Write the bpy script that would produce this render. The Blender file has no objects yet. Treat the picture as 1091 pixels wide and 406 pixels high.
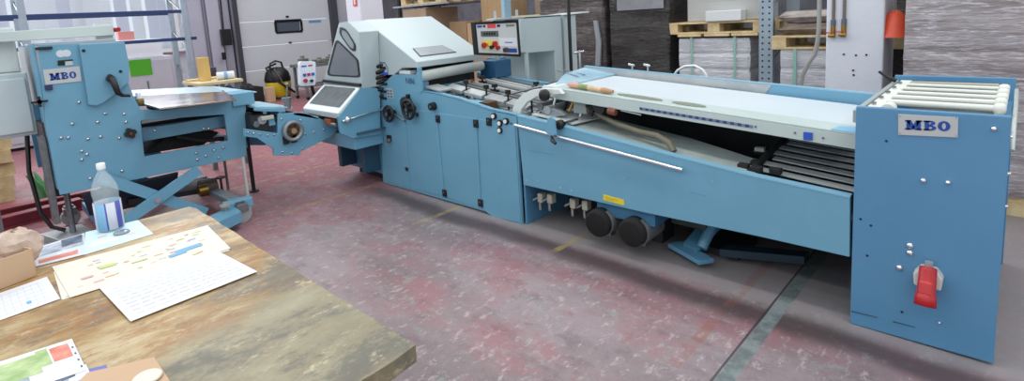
import bpy, bmesh, math, random
from math import pi, sin, cos, radians
from mathutils import Vector, Matrix, noise
from mathutils.geometry import tessellate_polygon

SC = bpy.context.scene
COL = SC.collection
random.seed(7)
F, YB, XF = 3.09, 4.34, -5.3     # machine front plane, rear plane, feeder side plane

# ------------------------------------------------------------------ camera
F_PX, PPX, PPY, W, H = 572.05, 530.5, 97.9, 1091, 406
cam_d = bpy.data.cameras.new('camera')
cam = bpy.data.objects.new('camera', cam_d)
COL.objects.link(cam)
cam_d.sensor_width = 36
cam_d.lens = F_PX / W * 36
cam_d.shift_x = (W / 2 - PPX) / W
cam_d.shift_y = -(H / 2 - PPY) / W
cam_d.clip_start = 0.05
right = Vector((0.71574358, 0.69558004, -0.06228597))
down = Vector((0.0522084, -0.14223341, -0.98845533))
fwd = Vector((-0.69640894, 0.7042287, -0.13811777))
m3 = Matrix((right, -down, -fwd)).transposed()
cam.matrix_world = Matrix.Translation((0, 0, 1.7)) @ m3.to_4x4()
SC.camera = cam

# ------------------------------------------------------------------ materials
def lin(h):
    h = h.lstrip('#')
    v = [int(h[i:i + 2], 16) / 255 for i in (0, 2, 4)]
    return tuple(x / 12.92 if x <= .04045 else ((x + .055) / 1.055) ** 2.4 for x in v) + (1,)

MATS = {}
def mat(name, col, rough=.5, metal=0., var=0., scale=4., bump=0., bscale=60., col2=None, alpha=None, trans=0., emit=0., coat=0., stretch=None, spec=None):
    if name in MATS: return MATS[name]
    m = bpy.data.materials.new(name); m.use_nodes = True
    nt = m.node_tree; n = nt.nodes; l = nt.links
    b = n['Principled BSDF']
    b.inputs['Base Color'].default_value = lin(col)
    b.inputs['Roughness'].default_value = rough
    b.inputs['Metallic'].default_value = metal
    if spec is not None: b.inputs['Specular IOR Level'].default_value = spec
    if trans: b.inputs['Transmission Weight'].default_value = trans
    if coat: b.inputs['Coat Weight'].default_value = coat
    if emit:
        b.inputs['Emission Color'].default_value = lin(col); b.inputs['Emission Strength'].default_value = emit
    if var or col2:
        tc = n.new('ShaderNodeTexCoord'); mp = n.new('ShaderNodeMapping')
        l.new(tc.outputs['Object'], mp.inputs['Vector'])
        if stretch: mp.inputs['Scale'].default_value = stretch
        nz = n.new('ShaderNodeTexNoise'); nz.inputs['Scale'].default_value = scale; nz.inputs['Detail'].default_value = 6
        nz.inputs['Roughness'].default_value = .62
        l.new(mp.outputs['Vector'], nz.inputs['Vector'])
        cr = n.new('ShaderNodeValToRGB')
        c1 = lin(col); c2 = lin(col2) if col2 else tuple(x * (1 - var) for x in c1[:3]) + (1,)
        cr.color_ramp.elements[0].position = .35; cr.color_ramp.elements[0].color = c2
        cr.color_ramp.elements[1].position = .62; cr.color_ramp.elements[1].color = c1
        l.new(nz.outputs['Fac'], cr.inputs['Fac'])
        l.new(cr.outputs['Color'], b.inputs['Base Color'])
    if bump:
        tc = n.new('ShaderNodeTexCoord')
        mp = n.new('ShaderNodeMapping'); l.new(tc.outputs['Object'], mp.inputs['Vector'])
        if stretch: mp.inputs['Scale'].default_value = stretch
        nz = n.new('ShaderNodeTexNoise'); nz.inputs['Scale'].default_value = bscale; nz.inputs['Detail'].default_value = 4
        bp = n.new('ShaderNodeBump'); bp.inputs['Strength'].default_value = bump; bp.inputs['Distance'].default_value = .01
        l.new(mp.outputs['Vector'], nz.inputs['Vector'])
        l.new(nz.outputs['Fac'], bp.inputs['Height']); l.new(bp.outputs['Normal'], b.inputs['Normal'])
    MATS[name] = m
    return m

BLUE = mat('blue enamel', '#6da3bd', .42, var=.08, scale=2.2, bump=.04, bscale=180)
BLUE2 = mat('blue enamel in painted shade', '#568bb0', .4, var=.07, scale=2.0, bump=.04, bscale=180)  # same enamel darkened: light falloff painted into its colour
BLUEW = mat('worn blue enamel', '#6ba4c2', .45, col2='#a3b4bb', scale=1.3, bump=.04)
BLUEG = mat('back wall blue', '#6fa3c0', .42, var=.08, scale=2)
GREY = mat('pale grey green enamel', '#b4c2c4', .38, var=.04, scale=2)
GREYD = mat('dark seam rubber', '#3a4044', .6)  # one even dark grey
BLACK = mat('black plastic', '#17181a', .38)
BLACKM = mat('matt black', '#1d1d1f', .75, var=.3, scale=30)
STEEL = mat('bright steel', '#c9ccce', .22, metal=1., var=.08, scale=20)
CHROME = mat('chrome', '#e6e8ea', .12, metal=1.)
DSTEEL = mat('dull steel', '#8b8f92', .42, metal=.85, var=.25, scale=15)
ALU = mat('cast aluminium', '#b9bdbd', .45, metal=.6, var=.12, scale=12)
WHITE = mat('white plastic', '#e6e8e4', .4)
CREAM = mat('cream rubber belt', '#dfe1d8', .55, var=.06, scale=6)
BELT = mat('white conveyor belt', '#ccd6db', .42, var=.05, scale=1.8, bump=.03)
LEDGE = mat('pale grey belt frame', '#bccac6', .4, var=.06, scale=3)
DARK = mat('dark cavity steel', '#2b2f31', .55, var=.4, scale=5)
TROUGH = mat('dusty grey green sheet', '#b4beba', .5, col2='#98a29e', scale=3)
RUBBER = mat('tan grey rubber hose', '#6c6655', .6, var=.2, scale=8)
RED = mat('red plastic', '#b8232a', .35, var=.1, scale=20)
REDP = mat('red paint', '#8d3340', .5, var=.25, scale=5)
YEL = mat('yellow label', '#e2cf2a', .5, var=.1, scale=20)
YELP = mat('yellow plastic', '#d9bf22', .4, var=.1, scale=6)
NAVY = mat('navy ink', '#1a4796', .5)
NAVYP = mat('navy beam paint', '#1c3568', .45, var=.1, scale=5)
BLUEP = mat('blue plastic', '#2c57b8', .35)
BADGE = mat('badge plate', '#c3c6c6', .35, metal=.35, var=.05, scale=9)
GREEN = mat('green paper', '#4fae22', .6)
PAPER = mat('white paper', '#dcdee2', .6, var=.03, scale=8)
PAPERY = mat('ivory paper', '#dedacb', .6, var=.04, scale=8)
WOODP = mat('pallet wood', '#b9976b', .75, col2='#8a6a45', scale=5, bump=.2, stretch=(.6, 3, 3))
WOODY = mat('fresh pallet wood', '#dcc79c', .75, col2='#c2a678', scale=2.5, bump=.2, stretch=(3, .6, 3))
CARD = mat('cardboard', '#b99a78', .8, var=.15, scale=3)
CARDL = mat('light cardboard', '#c9a98a', .8, var=.08, scale=3)
LILAC = mat('lilac grey paint', '#b9b7c6', .7, var=.08, scale=1.5)
CONC = mat('white painted brick', '#dfe1e9', .75, var=.06, scale=2, bump=.25, bscale=25)
GLASSD = mat('smoked acrylic', '#747a80', .4, var=.15, scale=3)
GLASSL = mat('lower acrylic window', '#5d6468', .5, col2='#4a5155', scale=8, spec=.2)
GALV = mat('galvanised post', '#a3b0bc', .45, metal=.35, var=.12, scale=8)
HOLE = mat('dark hole', '#20242a', .8)
BRASS = mat('brass', '#9c7a3a', .35, metal=.8)
BRONZE = mat('bronze bore', '#7a5a3c', .4, metal=.6, var=.3, scale=30)
STRAP = mat('green strap', '#8fbcae', .5)
ORANGE = mat('orange plastic', '#e5573a', .4, var=.1, scale=7)
PLATE = mat('polished table plate', '#c4bcb6', .16, metal=.9, col2='#6b4a3a', scale=3.2, stretch=(1, .4, 1))  # brown and pale noise paints reflections into the base colour

# ------------------------------------------------------------------ mesh builder
class MB:
    def __init__(s): s.v = []; s.f = []; s.mi = []; s.sm = []; s.cur = 0
    def m(s, i): s.cur = i; return s
    def add(s, vs, fs, smooth=False):
        o = len(s.v); s.v += [tuple(v) for v in vs]
        for f in fs: s.f.append(tuple(i + o for i in f)); s.mi.append(s.cur); s.sm.append(smooth)
        return s
    def box(s, a, b, rz=0, piv=None):
        x0, y0, z0 = (min(a[i], b[i]) for i in range(3)); x1, y1, z1 = (max(a[i], b[i]) for i in range(3))
        vs = [(x0, y0, z0), (x1, y0, z0), (x1, y1, z0), (x0, y1, z0), (x0, y0, z1), (x1, y0, z1), (x1, y1, z1), (x0, y1, z1)]
        if rz:
            p = piv or ((x0 + x1) / 2, (y0 + y1) / 2)
            c, n = cos(rz), sin(rz)
            vs = [(p[0] + (x - p[0]) * c - (y - p[1]) * n, p[1] + (x - p[0]) * n + (y - p[1]) * c, z) for x, y, z in vs]
        return s.add(vs, [(0, 3, 2, 1), (4, 5, 6, 7), (0, 1, 5, 4), (1, 2, 6, 5), (2, 3, 7, 6), (3, 0, 4, 7)])
    def hexa(s, q, off):                       # quad q (4 points) extruded by the vector off
        q = [Vector(p) for p in q]; off = Vector(off); n = len(q)
        vs = q + [p + off for p in q]
        fs = [tuple(range(n))[::-1], tuple(range(n, 2 * n))] + [(i, (i + 1) % n, n + (i + 1) % n, n + i) for i in range(n)]
        return s.add(vs, fs)
    def prism(s, poly, ax, a, b, holes=()):
        loops = [list(poly)] + [list(h) for h in holes]
        def P(p, w):
            return {'x': (w, p[0], p[1]), 'y': (p[0], w, p[1]), 'z': (p[0], p[1], w)}[ax]
        flat = [p for lp in loops for p in lp]; N = len(flat)
        tris = tessellate_polygon([[Vector((p[0], p[1], 0)) for p in lp] for lp in loops])
        vs = [P(p, a) for p in flat] + [P(p, b) for p in flat]
        fs = [tuple(t) for t in tris] + [tuple(i + N for i in t[::-1]) for t in tris]
        o = 0
        for lp in loops:
            k = len(lp)
            fs += [(o + i, o + (i + 1) % k, N + o + (i + 1) % k, N + o + i) for i in range(k)]
            o += k
        return s.add(vs, fs)
    def cyl(s, p0, p1, r, r2=None, n=16, caps=True):
        p0 = Vector(p0); p1 = Vector(p1); r2 = r if r2 is None else r2
        d = (p1 - p0).normalized(); u = d.orthogonal().normalized(); w = d.cross(u)
        A = [p0 + (u * cos(2 * pi * i / n) + w * sin(2 * pi * i / n)) * r for i in range(n)]
        B = [p1 + (u * cos(2 * pi * i / n) + w * sin(2 * pi * i / n)) * r2 for i in range(n)]
        s.add(A + B, [(i, (i + 1) % n, n + (i + 1) % n, n + i) for i in range(n)], True)
        if caps:
            s.add(A, [tuple(range(n))[::-1]]); s.add(B, [tuple(range(n))])
        return s
    def tube(s, pts, r, n=8, close=False):
        pts = [Vector(p) for p in pts]; rings = []
        u = None
        for i, p in enumerate(pts):
            d = (pts[min(i + 1, len(pts) - 1)] - pts[max(i - 1, 0)]).normalized()
            if u is None: u = d.orthogonal().normalized()
            u = (u - d * u.dot(d)).normalized(); w = d.cross(u)
            rr = r[i] if isinstance(r, (list, tuple)) else r
            rings.append([p + (u * cos(2 * pi * k / n) + w * sin(2 * pi * k / n)) * rr for k in range(n)])
        vs = [v for g in rings for v in g]
        fs = [(i * n + k, i * n + (k + 1) % n, (i + 1) * n + (k + 1) % n, (i + 1) * n + k) for i in range(len(pts) - 1) for k in range(n)]
        s.add(vs, fs, True)
        s.add(rings[0], [tuple(range(n))[::-1]]); s.add(rings[-1], [tuple(range(n))])
        return s
    def lathe(s, prof, c, d=(0, 0, 1), n=24):   # prof: (radius, height along d)
        c = Vector(c); d = Vector(d).normalized(); u = d.orthogonal().normalized(); w = d.cross(u)
        vs = [c + d * h + (u * cos(2 * pi * k / n) + w * sin(2 * pi * k / n)) * max(r, .0001) for r, h in prof for k in range(n)]
        fs = [(i * n + k, i * n + (k + 1) % n, (i + 1) * n + (k + 1) % n, (i + 1) * n + k) for i in range(len(prof) - 1) for k in range(n)]
        return s.add(vs, fs, True)
    def ball(s, c, r, n=12):
        return s.lathe([(r * sin(pi * i / (n // 2)), -r * cos(pi * i / (n // 2))) for i in range(n // 2 + 1)], c, (0, 0, 1), n)
    def torus(s, c, d, R, r, n=24, k=8):
        c = Vector(c); d = Vector(d).normalized(); u = d.orthogonal().normalized(); w = d.cross(u)
        vs = []; fs = []
        for i in range(n):
            a = 2 * pi * i / n; e = u * cos(a) + w * sin(a)
            for j in range(k):
                b = 2 * pi * j / k; vs.append(c + e * (R + r * cos(b)) + d * r * sin(b))
        for i in range(n):
            for j in range(k): fs.append((i * k + j, ((i + 1) % n) * k + j, ((i + 1) % n) * k + (j + 1) % k, i * k + (j + 1) % k))
        return s.add(vs, fs, True)
    def text(s, body, o, ux, uy, h, ext=.0006):
        cu = bpy.data.curves.new('t', 'FONT'); cu.body = body; cu.size = 1; cu.align_x = 'CENTER'; cu.align_y = 'CENTER'; cu.resolution_u = 2
        ob = bpy.data.objects.new('t', cu); COL.objects.link(ob)
        dg = bpy.context.evaluated_depsgraph_get(); dg.update()
        me = ob.evaluated_get(dg).to_mesh()
        o = Vector(o); ux = Vector(ux).normalized() * h; uy = Vector(uy).normalized() * h; nn = ux.cross(uy).normalized()
        s.add([o + ux * v.co.x + uy * v.co.y + nn * ext for v in me.vertices], [tuple(p.vertices) for p in me.polygons])
        bpy.data.objects.remove(ob); bpy.data.curves.remove(cu)
        return s
    def build(s, name, mats, parent=None, bevel=0., root=None, seg=2):
        if not isinstance(mats, (list, tuple)): mats = [mats]
        me = bpy.data.meshes.new(name)
        o = Vector((0, 0, 0))
        if parent is not None:
            q = parent
            while q is not None: o += q.location; q = q.parent
        elif root is not None: o = Vector(root)
        else:
            xs = [v[0] for v in s.v]; ys = [v[1] for v in s.v]; zs = [v[2] for v in s.v]
            o = Vector(((min(xs) + max(xs)) / 2, (min(ys) + max(ys)) / 2, min(zs)))
        me.from_pydata([tuple(Vector(v) - o) for v in s.v], [], s.f)
        for mm in mats: me.materials.append(mm)
        for p, i, sm in zip(me.polygons, s.mi, s.sm): p.material_index = i; p.use_smooth = sm
        bm = bmesh.new(); bm.from_mesh(me)
        bmesh.ops.recalc_face_normals(bm, faces=bm.faces)
        bm.to_mesh(me); bm.free(); me.update()
        ob = bpy.data.objects.new(name, me); COL.objects.link(ob)
        if parent is not None: ob.parent = parent
        else: ob.location = o
        if bevel:
            bv = ob.modifiers.new('bevel', 'BEVEL'); bv.width = bevel; bv.segments = seg; bv.limit_method = 'ANGLE'; bv.angle_limit = radians(40)
            bv.harden_normals = False
        return ob

def tag(o, label=None, cat=None, group=None, kind=None):
    if label: o['label'] = label
    if cat: o['category'] = cat
    if group: o['group'] = group
    if kind: o['kind'] = kind
    return o
def thing(name, label, cat, loc=(0, 0, 0), group=None):
    o = bpy.data.objects.new(name, None); COL.objects.link(o); o.location = loc; o.empty_display_size = .05
    return tag(o, label, cat, group)
def struct(o): o['kind'] = 'structure'; return o
def children(o): return [c for c in bpy.data.objects if c.parent == o]
def copy_tree(o, parent=None):
    c = o.copy(); COL.objects.link(c)
    if parent is not None: c.parent = parent
    for ch in children(o): copy_tree(ch, c)
    return c

def slab_mbo(mb, o, ux, uy, w, h, ext=.001):
    """bold slab-serif M B O filling w x h, o = lower-left corner"""
    o = Vector(o); ux = Vector(ux).normalized(); uy = Vector(uy).normalized(); nn = ux.cross(uy).normalized() * ext
    def P(x, y): return o + ux * (x * w) + uy * (y * h) + nn
    def poly(pts): mb.add([P(*p) for p in pts], [tuple(range(len(pts)))])
    def rect(a, b, c, d): poly([(a, b), (c, b), (c, d), (a, d)])
    # M 0-.38
    rect(.035, 0, .115, 1); rect(.265, 0, .36, 1)
    poly([(.035, 1), (.14, 1), (.225, .30), (.175, .05), (.15, .05)]); poly([(.36, 1), (.255, 1), (.165, .30), (.175, .05), (.23, .05)])
    for a, b in ((0, .15), (.225, .39)): rect(a, 0, b, .16)
    rect(0, .84, .12, 1); rect(.27, .84, .39, 1)
    # B .43-.68
    rect(.42, 0, .54, .16); rect(.42, .84, .54, 1); rect(.445, 0, .545, 1)
    def ring(cx, cy, rx, ry, tx, ty, a0, a1, n=14):
        for i in range(n):
            a = a0 + (a1 - a0) * i / n; b = a0 + (a1 - a0) * (i + 1) / n
            poly([(cx + rx * cos(a), cy + ry * sin(a)), (cx + rx * cos(b), cy + ry * sin(b)), (cx + (rx - tx) * cos(b), cy + (ry - ty) * sin(b)), (cx + (rx - tx) * cos(a), cy + (ry - ty) * sin(a))])
    for cy, ry, rx in ((.27, .27, .14), (.755, .245, .12)):
        ring(.56, cy, rx, ry, .09, .15, -pi / 2, pi / 2)
    rect(.53, 0, .57, .15); rect(.53, .85, .57, 1); rect(.53, .42, .57, .57)
    # O .73-1
    ring(.865, .5, .135, .5, .092, .18, 0, 2 * pi, 28)

# ------------------------------------------------------------------ the setting
def floor_material():
    m = bpy.data.materials.new('painted concrete floor'); m.use_nodes = True
    nt = m.node_tree; n = nt.nodes; l = nt.links; b = n['Principled BSDF']
    tc = n.new('ShaderNodeTexCoord'); sep = n.new('ShaderNodeSeparateXYZ'); l.new(tc.outputs['Object'], sep.inputs[0])
    X, Y = sep.outputs[0], sep.outputs[1]
    def math_(op, a, c=None, cl=False):
        k = n.new('ShaderNodeMath'); k.operation = op; k.use_clamp = cl
        for i, v in enumerate((a, c)):
            if v is None: continue
            if isinstance(v, (int, float)): k.inputs[i].default_value = v
            else: l.new(v, k.inputs[i])
        return k.outputs[0]
    def noise_(sc, det=5, rough=.6, stretch=None, off=0):
        mp = n.new('ShaderNodeMapping'); l.new(tc.outputs['Object'], mp.inputs['Vector'])
        mp.inputs['Location'].default_value = (off, off * .7, 0)
        if stretch: mp.inputs['Scale'].default_value = stretch
        z = n.new('ShaderNodeTexNoise'); z.inputs['Scale'].default_value = sc; z.inputs['Detail'].default_value = det; z.inputs['Roughness'].default_value = rough
        l.new(mp.outputs['Vector'], z.inputs['Vector']); return z.outputs['Fac']
    def ss(v, a, c):
        k = n.new('ShaderNodeMapRange'); k.interpolation_type = 'SMOOTHSTEP'; l.new(v, k.inputs[0])
        k.inputs[1].default_value = a; k.inputs[2].default_value = c; return k.outputs[0]
    def mix(f, a, c):
        k = n.new('ShaderNodeMix'); k.data_type = 'RGBA'
        if isinstance(f, float): k.inputs[0].default_value = f
        else: l.new(f, k.inputs[0])
        for i, v in ((6, a), (7, c)):
            if isinstance(v, str): k.inputs[i].default_value = lin(v)
            else: l.new(v, k.inputs[i])
        return k.outputs[2]
    base = mix(ss(noise_(1.1, 6, .6, (.55, 1, 1)), .35, .65), '#7b6d6e', '#97888a')
    # red paint that has survived in patches; more of it towards the feeder side
    redm = math_('ADD', noise_(1.5, 7, .68, (.6, 1, 1), 3.3), math_('MULTIPLY', ss(X, -3.6, -6.2), .27))
    redm = math_('ADD', redm, math_('MULTIPLY', ss(X, -1.2, 1.2), .06))
    base = mix(math_('MULTIPLY', ss(redm, .46, .64), .68), base, '#9a646a')
    base = mix(math_('MULTIPLY', ss(math_('ADD', noise_(3.2, 8, .7, None, 8.1), math_('MULTIPLY', ss(X, -4.2, -6.5), .25)), .6, .72), .6), base, '#963f4a')
    # scuffs and dark tyre wear in long streaks along the machine
    base = mix(math_('MULTIPLY', ss(noise_(2.2, 8, .75, (.35, 2.2, 1), 5), .55, .74), .35), base, '#5f5c60')
    base = mix(math_('MULTIPLY', ss(noise_(9, 6, .7, (.5, 1, 1), 1.7), .57, .75), .35), base, '#c2bbbd')
    base = mix(math_('MULTIPLY', ss(noise_(2.6, 8, .75, (1, .6, 1), 12.7), .6, .76), .55), base, '#4f5058')
    fine = noise_(55, 4, .7)
    base = mix(math_('MULTIPLY', ss(noise_(5.5, 9, .8, (.7, 1, 1), 21), .5, .64), .5), base, '#65565a')
    base = mix(math_('MULTIPLY', ss(noise_(4.2, 9, .8, None, 31), .55, .63), .55), base, '#8d9791')
    base = mix(math_('MULTIPLY', ss(noise_(19, 8, .8, (1, .5, 1), 41), .53, .64), .6), base, '#c0b3b3')
    base = mix(math_('MULTIPLY', ss(noise_(11, 9, .85, (1, .6, 1), 51), .54, .64), .3), base, '#8a4f55')
    base = mix(math_('MULTIPLY', ss(fine, .5, .75), .3), base, '#565054')
    wear = noise_(6, 7, .75, None, 2.2)
    # darker band running beside the machine
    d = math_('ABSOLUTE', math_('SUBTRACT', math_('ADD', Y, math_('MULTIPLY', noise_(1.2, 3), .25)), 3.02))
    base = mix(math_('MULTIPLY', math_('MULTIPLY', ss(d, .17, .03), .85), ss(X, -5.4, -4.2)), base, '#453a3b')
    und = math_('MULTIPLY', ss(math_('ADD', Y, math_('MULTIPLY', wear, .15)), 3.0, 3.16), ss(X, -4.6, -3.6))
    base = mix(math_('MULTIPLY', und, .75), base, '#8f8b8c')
    # yellow cross lines every 1.28 m
    md = math_('ABSOLUTE', math_('SUBTRACT', math_('MODULO', math_('ADD', X, 6.19 + 12.8 + .64), 1.28), .64))
    ln = math_('MULTIPLY', math_('LESS_THAN', md, .028), math_('MULTIPLY', math_('GREATER_THAN', math_('SUBTRACT', Y, math_('MULTIPLY', math_('ADD', X, 4.9), .33)), 2.0), math_('LESS_THAN', X, -1.9)))
    ln = math_('MULTIPLY', ln, ss(wear, .62, .42))
    base = mix(math_('MULTIPLY', ln, .6), base, '#a8955a')
    # worn orange line
    ln2 = math_('MULTIPLY', math_('LESS_THAN', math_('ABSOLUTE', math_('SUBTRACT', X, -1.12)), .03), math_('GREATER_THAN', Y, 2.2))
    base = mix(math_('MULTIPLY', math_('MULTIPLY', ln2, ss(wear, .6, .4)), .4), base, '#93513c')
    # grey green joint strip with a dark lip
    tp = math_('LESS_THAN', math_('ABSOLUTE', math_('SUBTRACT', X, -.895)), .036)
    base = mix(math_('MULTIPLY', tp, .85), base, mix(ss(wear, .4, .6), '#5a6866', '#7f8b8a'))
    lp = math_('LESS_THAN', math_('ABSOLUTE', math_('SUBTRACT', X, -.94)), .006)
    base = mix(math_('MULTIPLY', lp, .85), base, '#35363a')
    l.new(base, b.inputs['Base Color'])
    rr = n.new('ShaderNodeMapRange'); l.new(noise_(4, 5, .6), rr.inputs[0]); rr.inputs[3].default_value = .38; rr.inputs[4].default_value = .62
    l.new(rr.outputs[0], b.inputs['Roughness'])
    bp = n.new('ShaderNodeBump'); bp.inputs['Strength'].default_value = .12; bp.inputs['Distance'].default_value = .004
    l.new(fine, bp.inputs['Height']); l.new(bp.outputs['Normal'], b.inputs['Normal'])
    return m
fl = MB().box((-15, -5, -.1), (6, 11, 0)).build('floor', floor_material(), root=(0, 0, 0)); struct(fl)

WALLP = mat('lilac grey wall paint', '#c9c9d2', .8, var=.06, scale=1.2)
BRICKD = mat('dark painted brick', '#6d6c74', .8, var=.3, scale=5, bump=.3, bscale=14)
# left wall with the window opening and the roller door opening
w = MB()
XW = -14.5
w.prism([(-5, 0), (5.3, 0), (5.3, 3.6), (7.92, 3.6), (7.92, 0), (11, 0), (11, 5), (-5, 5)], 'x', XW - .25, XW, holes=[[(-3, 1.42), (4.0, 1.42), (4.0, 3.8), (-3, 3.8)]])
struct(w.build('wall_left', WALLP))
struct(MB().box((-15, 9.6, 0), (6, 9.85, 5)).build('wall_back', BRICKD))
# window with vertical blind
win = thing('window_1', None, None, (XW, -3, 1.42)); struct(win)
f = MB()
f.box((XW - .2, -3, 1.42), (XW - .1, 4.0, 1.5)).box((XW - .2, -3, 3.72), (XW - .1, 4.0, 3.8))
for y in (-3, -1.3, .4, 2.1, 3.92): f.box((XW - .2, y, 1.5), (XW - .1, y + .08, 3.72))
f.build('window_frame', WHITE, win)
g = MB().box((XW - .16, -2.95, 1.47), (XW - .15, 3.95, 3.75)); g.build('pane', mat('frosted glass', '#f4f8fb', .6, trans=1.), win)
b = MB()
random.seed(3)
y = -2.85
while y < 3.9:
    a = random.uniform(.05, .22); b.m(0 if random.random() < .75 else 1)
    b.hexa([(XW - .03 + .12 * sin(a), y - .12 * cos(a), 1.5), (XW - .03 - .12 * sin(a), y + .12 * cos(a), 1.5), (XW - .03 - .12 * sin(a), y + .12 * cos(a), 3.75), (XW - .03 + .12 * sin(a), y - .12 * cos(a), 3.75)], (.002, .002, 0))
    y += random.choice((.236, .236, .236, .30))
BL1 = mat('blind cloth', '#eef1f6', .8, trans=.0); BL2 = mat('lilac blind cloth', '#dfe2ee', .8)  # second tone goes on slats picked at random
for q in (BL1, BL2): q.node_tree.nodes['Principled BSDF'].inputs['Transmission Weight'].default_value = .55
b.build('vertical_blind', [BL1, BL2], win)
MB().box((XW, -3, 1.36), (XW + .18, 4.05, 1.42)).build('window_sill', WHITE, win, .006)

# roller door
dr = thing('door_1', None, None, (XW, 6.6, 0)); struct(dr)
DOORM = mat('roller door sheet', '#dcdee3', .55, var=.05, scale=1.5)
d = MB()
z = .05
for k in range(6):
    z2 = z + .64
    hol = []
    if k == 2: hol = [[(6.33, 1.62), (6.98, 1.62), (7.02, 1.68), (7.02, 1.92), (6.98, 1.98), (6.33, 1.98), (6.29, 1.92), (6.29, 1.68)]]
    d.prism([(5.32, z + .006), (7.9, z + .006), (7.9, z2 - .006), (5.32, z2 - .006)], 'x', XW - .06, XW + .0, holes=hol)
    z = z2
d.build('door_panel', DOORM, dr, .01)
rr = [(6.29, 1.62), (7.02, 1.62), (7.05, 1.68), (7.05, 1.93), (7.02, 1.99), (6.29, 1.99), (6.26, 1.93), (6.26, 1.68)]
ri = [(6.34, 1.67), (6.97, 1.67), (6.99, 1.70), (6.99, 1.91), (6.97, 1.94), (6.34, 1.94), (6.32, 1.91), (6.32, 1.70)]
wf = MB().prism(rr, 'x', XW - .01, XW + .02, holes=[ri]).build('window_frame', BLACK, dr)
MB().prism(ri, 'x', XW - .03, XW - .02).build('pane', mat('dark door glass', '#5c6470', .2, coat=.5), wf)
MB().box((XW, 7.25, 1.86), (XW + .006, 7.62, 1.93)).build('nameplate', mat('door plate blue', '#6f9ccc', .5), dr)
hg = MB()
for zz in (1.31 + .02, 1.97 + .07): hg.box((XW, 6.6, zz), (XW + .02, 6.68, zz + .05))
hg.build('hinge', BLACK, dr)
MB().box((XW - .1, 5.12, 0), (XW + .12, 5.32, 3.7)).box((XW - .1, 7.9, 0), (XW + .12, 8.12, 3.7)).box((XW - .1, 5.12, 3.6), (XW + .12, 8.12, 3.8)).build('door_frame', mat('dark door seal', '#4b4c54', .7), dr, .01)
# stepped pilaster left of the door with its pipes
t = MB()
t.box((XW, 4.15, 0), (XW + .25, 4.45, 5)).box((XW, 4.5, 0), (XW + .4, 4.78, 5)).box((XW, 4.82, 0), (XW + .18, 5.08, 5))
struct(t.build('trim_1', LILAC, bevel=.01))
t = MB()
for yy, r in ((4.47, .035), (4.8, .03), (5.1, .03)): t.cyl((XW + .3, yy, .05), (XW + .3, yy, 4.6), r)
struct(t.build('trim_2', mat('dull conduit', '#7d7b86', .5, metal=.3)))
# free-standing square pillars
p = MB().box((-8.42, 4.92, 0), (-7.97, 5.37, 5)).build('trim_3', mat('lilac white pillar paint', '#dedee8', .7, var=.04, scale=1.5), bevel=.015); struct(p)
p = MB().box((-1.295, 5.6, 0), (-.86, 6.1, 5)).build('trim_4', CONC, bevel=.012); struct(p)
# fire notice on the pillar
s = thing('fire_notice', 'small red and white fire extinguisher notice on the lilac square pillar behind the hood', 'sign', (-8.139, 4.910, 2.086))
sb = MB(); c = Vector((-8.104, 4.910, 2.115))
sb.box((c.x - .06, 4.905, c.z - .085), (c.x + .055, 4.92, c.z + .12)); sb.build('notice_board', mat('notice red', '#c8402c', .5), s)
sb = MB().box((c.x - .022, 4.902, c.z - .055), (c.x + .018, 4.905, c.z + .03)); sb.cyl((c.x, 4.9035, c.z + .02), (c.x, 4.9055, c.z + .02), .03)
sb.build('extinguisher_symbol', PAPER, s)

# ------------------------------------------------------------------ left background
def post_rack():
    r = thing('storage_rack', 'tall grey steel rack with two navy beams in front of the windows', 'rack', (-10.5, 1.5, 0))
    for y0, x0 in ((2.93, -10.5), (2.93, -11.3), (.80, -10.5), (.80, -11.3)):
        MB().box((x0 - .04, y0, 0), (x0 + .04, y0 + .09, 3.6)).build('upright', GALV, r, .004)
    for zb in (2.11, 1.635):
        for x0 in (-10.5, -11.3):
            MB().box((x0 - .025, -2.4, zb), (x0 + .025, 2.98 + (.14 if zb < 2 else 0), zb + .055)).build('beam', NAVYP, r, .004)
    for ys in (2.97, .84):
        q = MB()
        for k in range(5): q.cyl((-10.5, ys, .3 + k * .6), (-11.3, ys, .6 + k * .6), .016)
        q.build('brace', DSTEEL, r)
post_rack()
# grey cupboard with green notice
c = thing('metal_cupboard', 'low lilac grey metal cupboard under the windows with a green paper on it', 'cupboard', (-11.9, 2.3, 0))
MB().box((-12.3, .3, .05), (-11.8, 3.05, 1.36)).build('body', mat('cupboard grey', '#cccbd3', .55, var=.04), c, .008)
for y0 in (.35, 1.7): MB().box((-11.8, y0, .12), (-11.775, y0 + 1.3, 1.3)).build('door', mat('cupboard door', '#c4c3cd', .55, var=.05), c, .005)
MB().box((-11.775, 2.55, .75), (-11.75, 2.57, .92)).build('handle', DSTEEL, c)
MB().box((-12.28, .4, 0), (-11.85, 3.0, .05)).build('plinth', BLACKM, c)
gp = MB().box((-11.77, 2.31, 1.03), (-11.765, 2.66, 1.33)).build('green_notice', GREEN); tag(gp, 'bright green sheet of paper stuck on the grey cupboard', 'notice')
wb = MB().box((-12.3, .5, 1.362), (-11.85, 2.9, 1.70)).build('white_carton', mat('white carton', '#e9ebf2', .7), bevel=.01); tag(wb, 'long white carton lying on the grey cupboard below the navy beam', 'box')
rb = MB().box((-12.1, 2.25, 1.702), (-11.95, 2.5, 1.86)).build('red_carton', mat('faded red print', '#d78d86', .7), bevel=.004); tag(rb, 'small pink-red carton on top of the long white carton', 'box')
g2 = MB().box((-10.45, 3.06, 1.14), (-10.44, 3.24, 1.32)).build('green_tag', GREEN); tag(g2, 'small green paper hanging on the right upright of the navy beam rack', 'notice')
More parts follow.
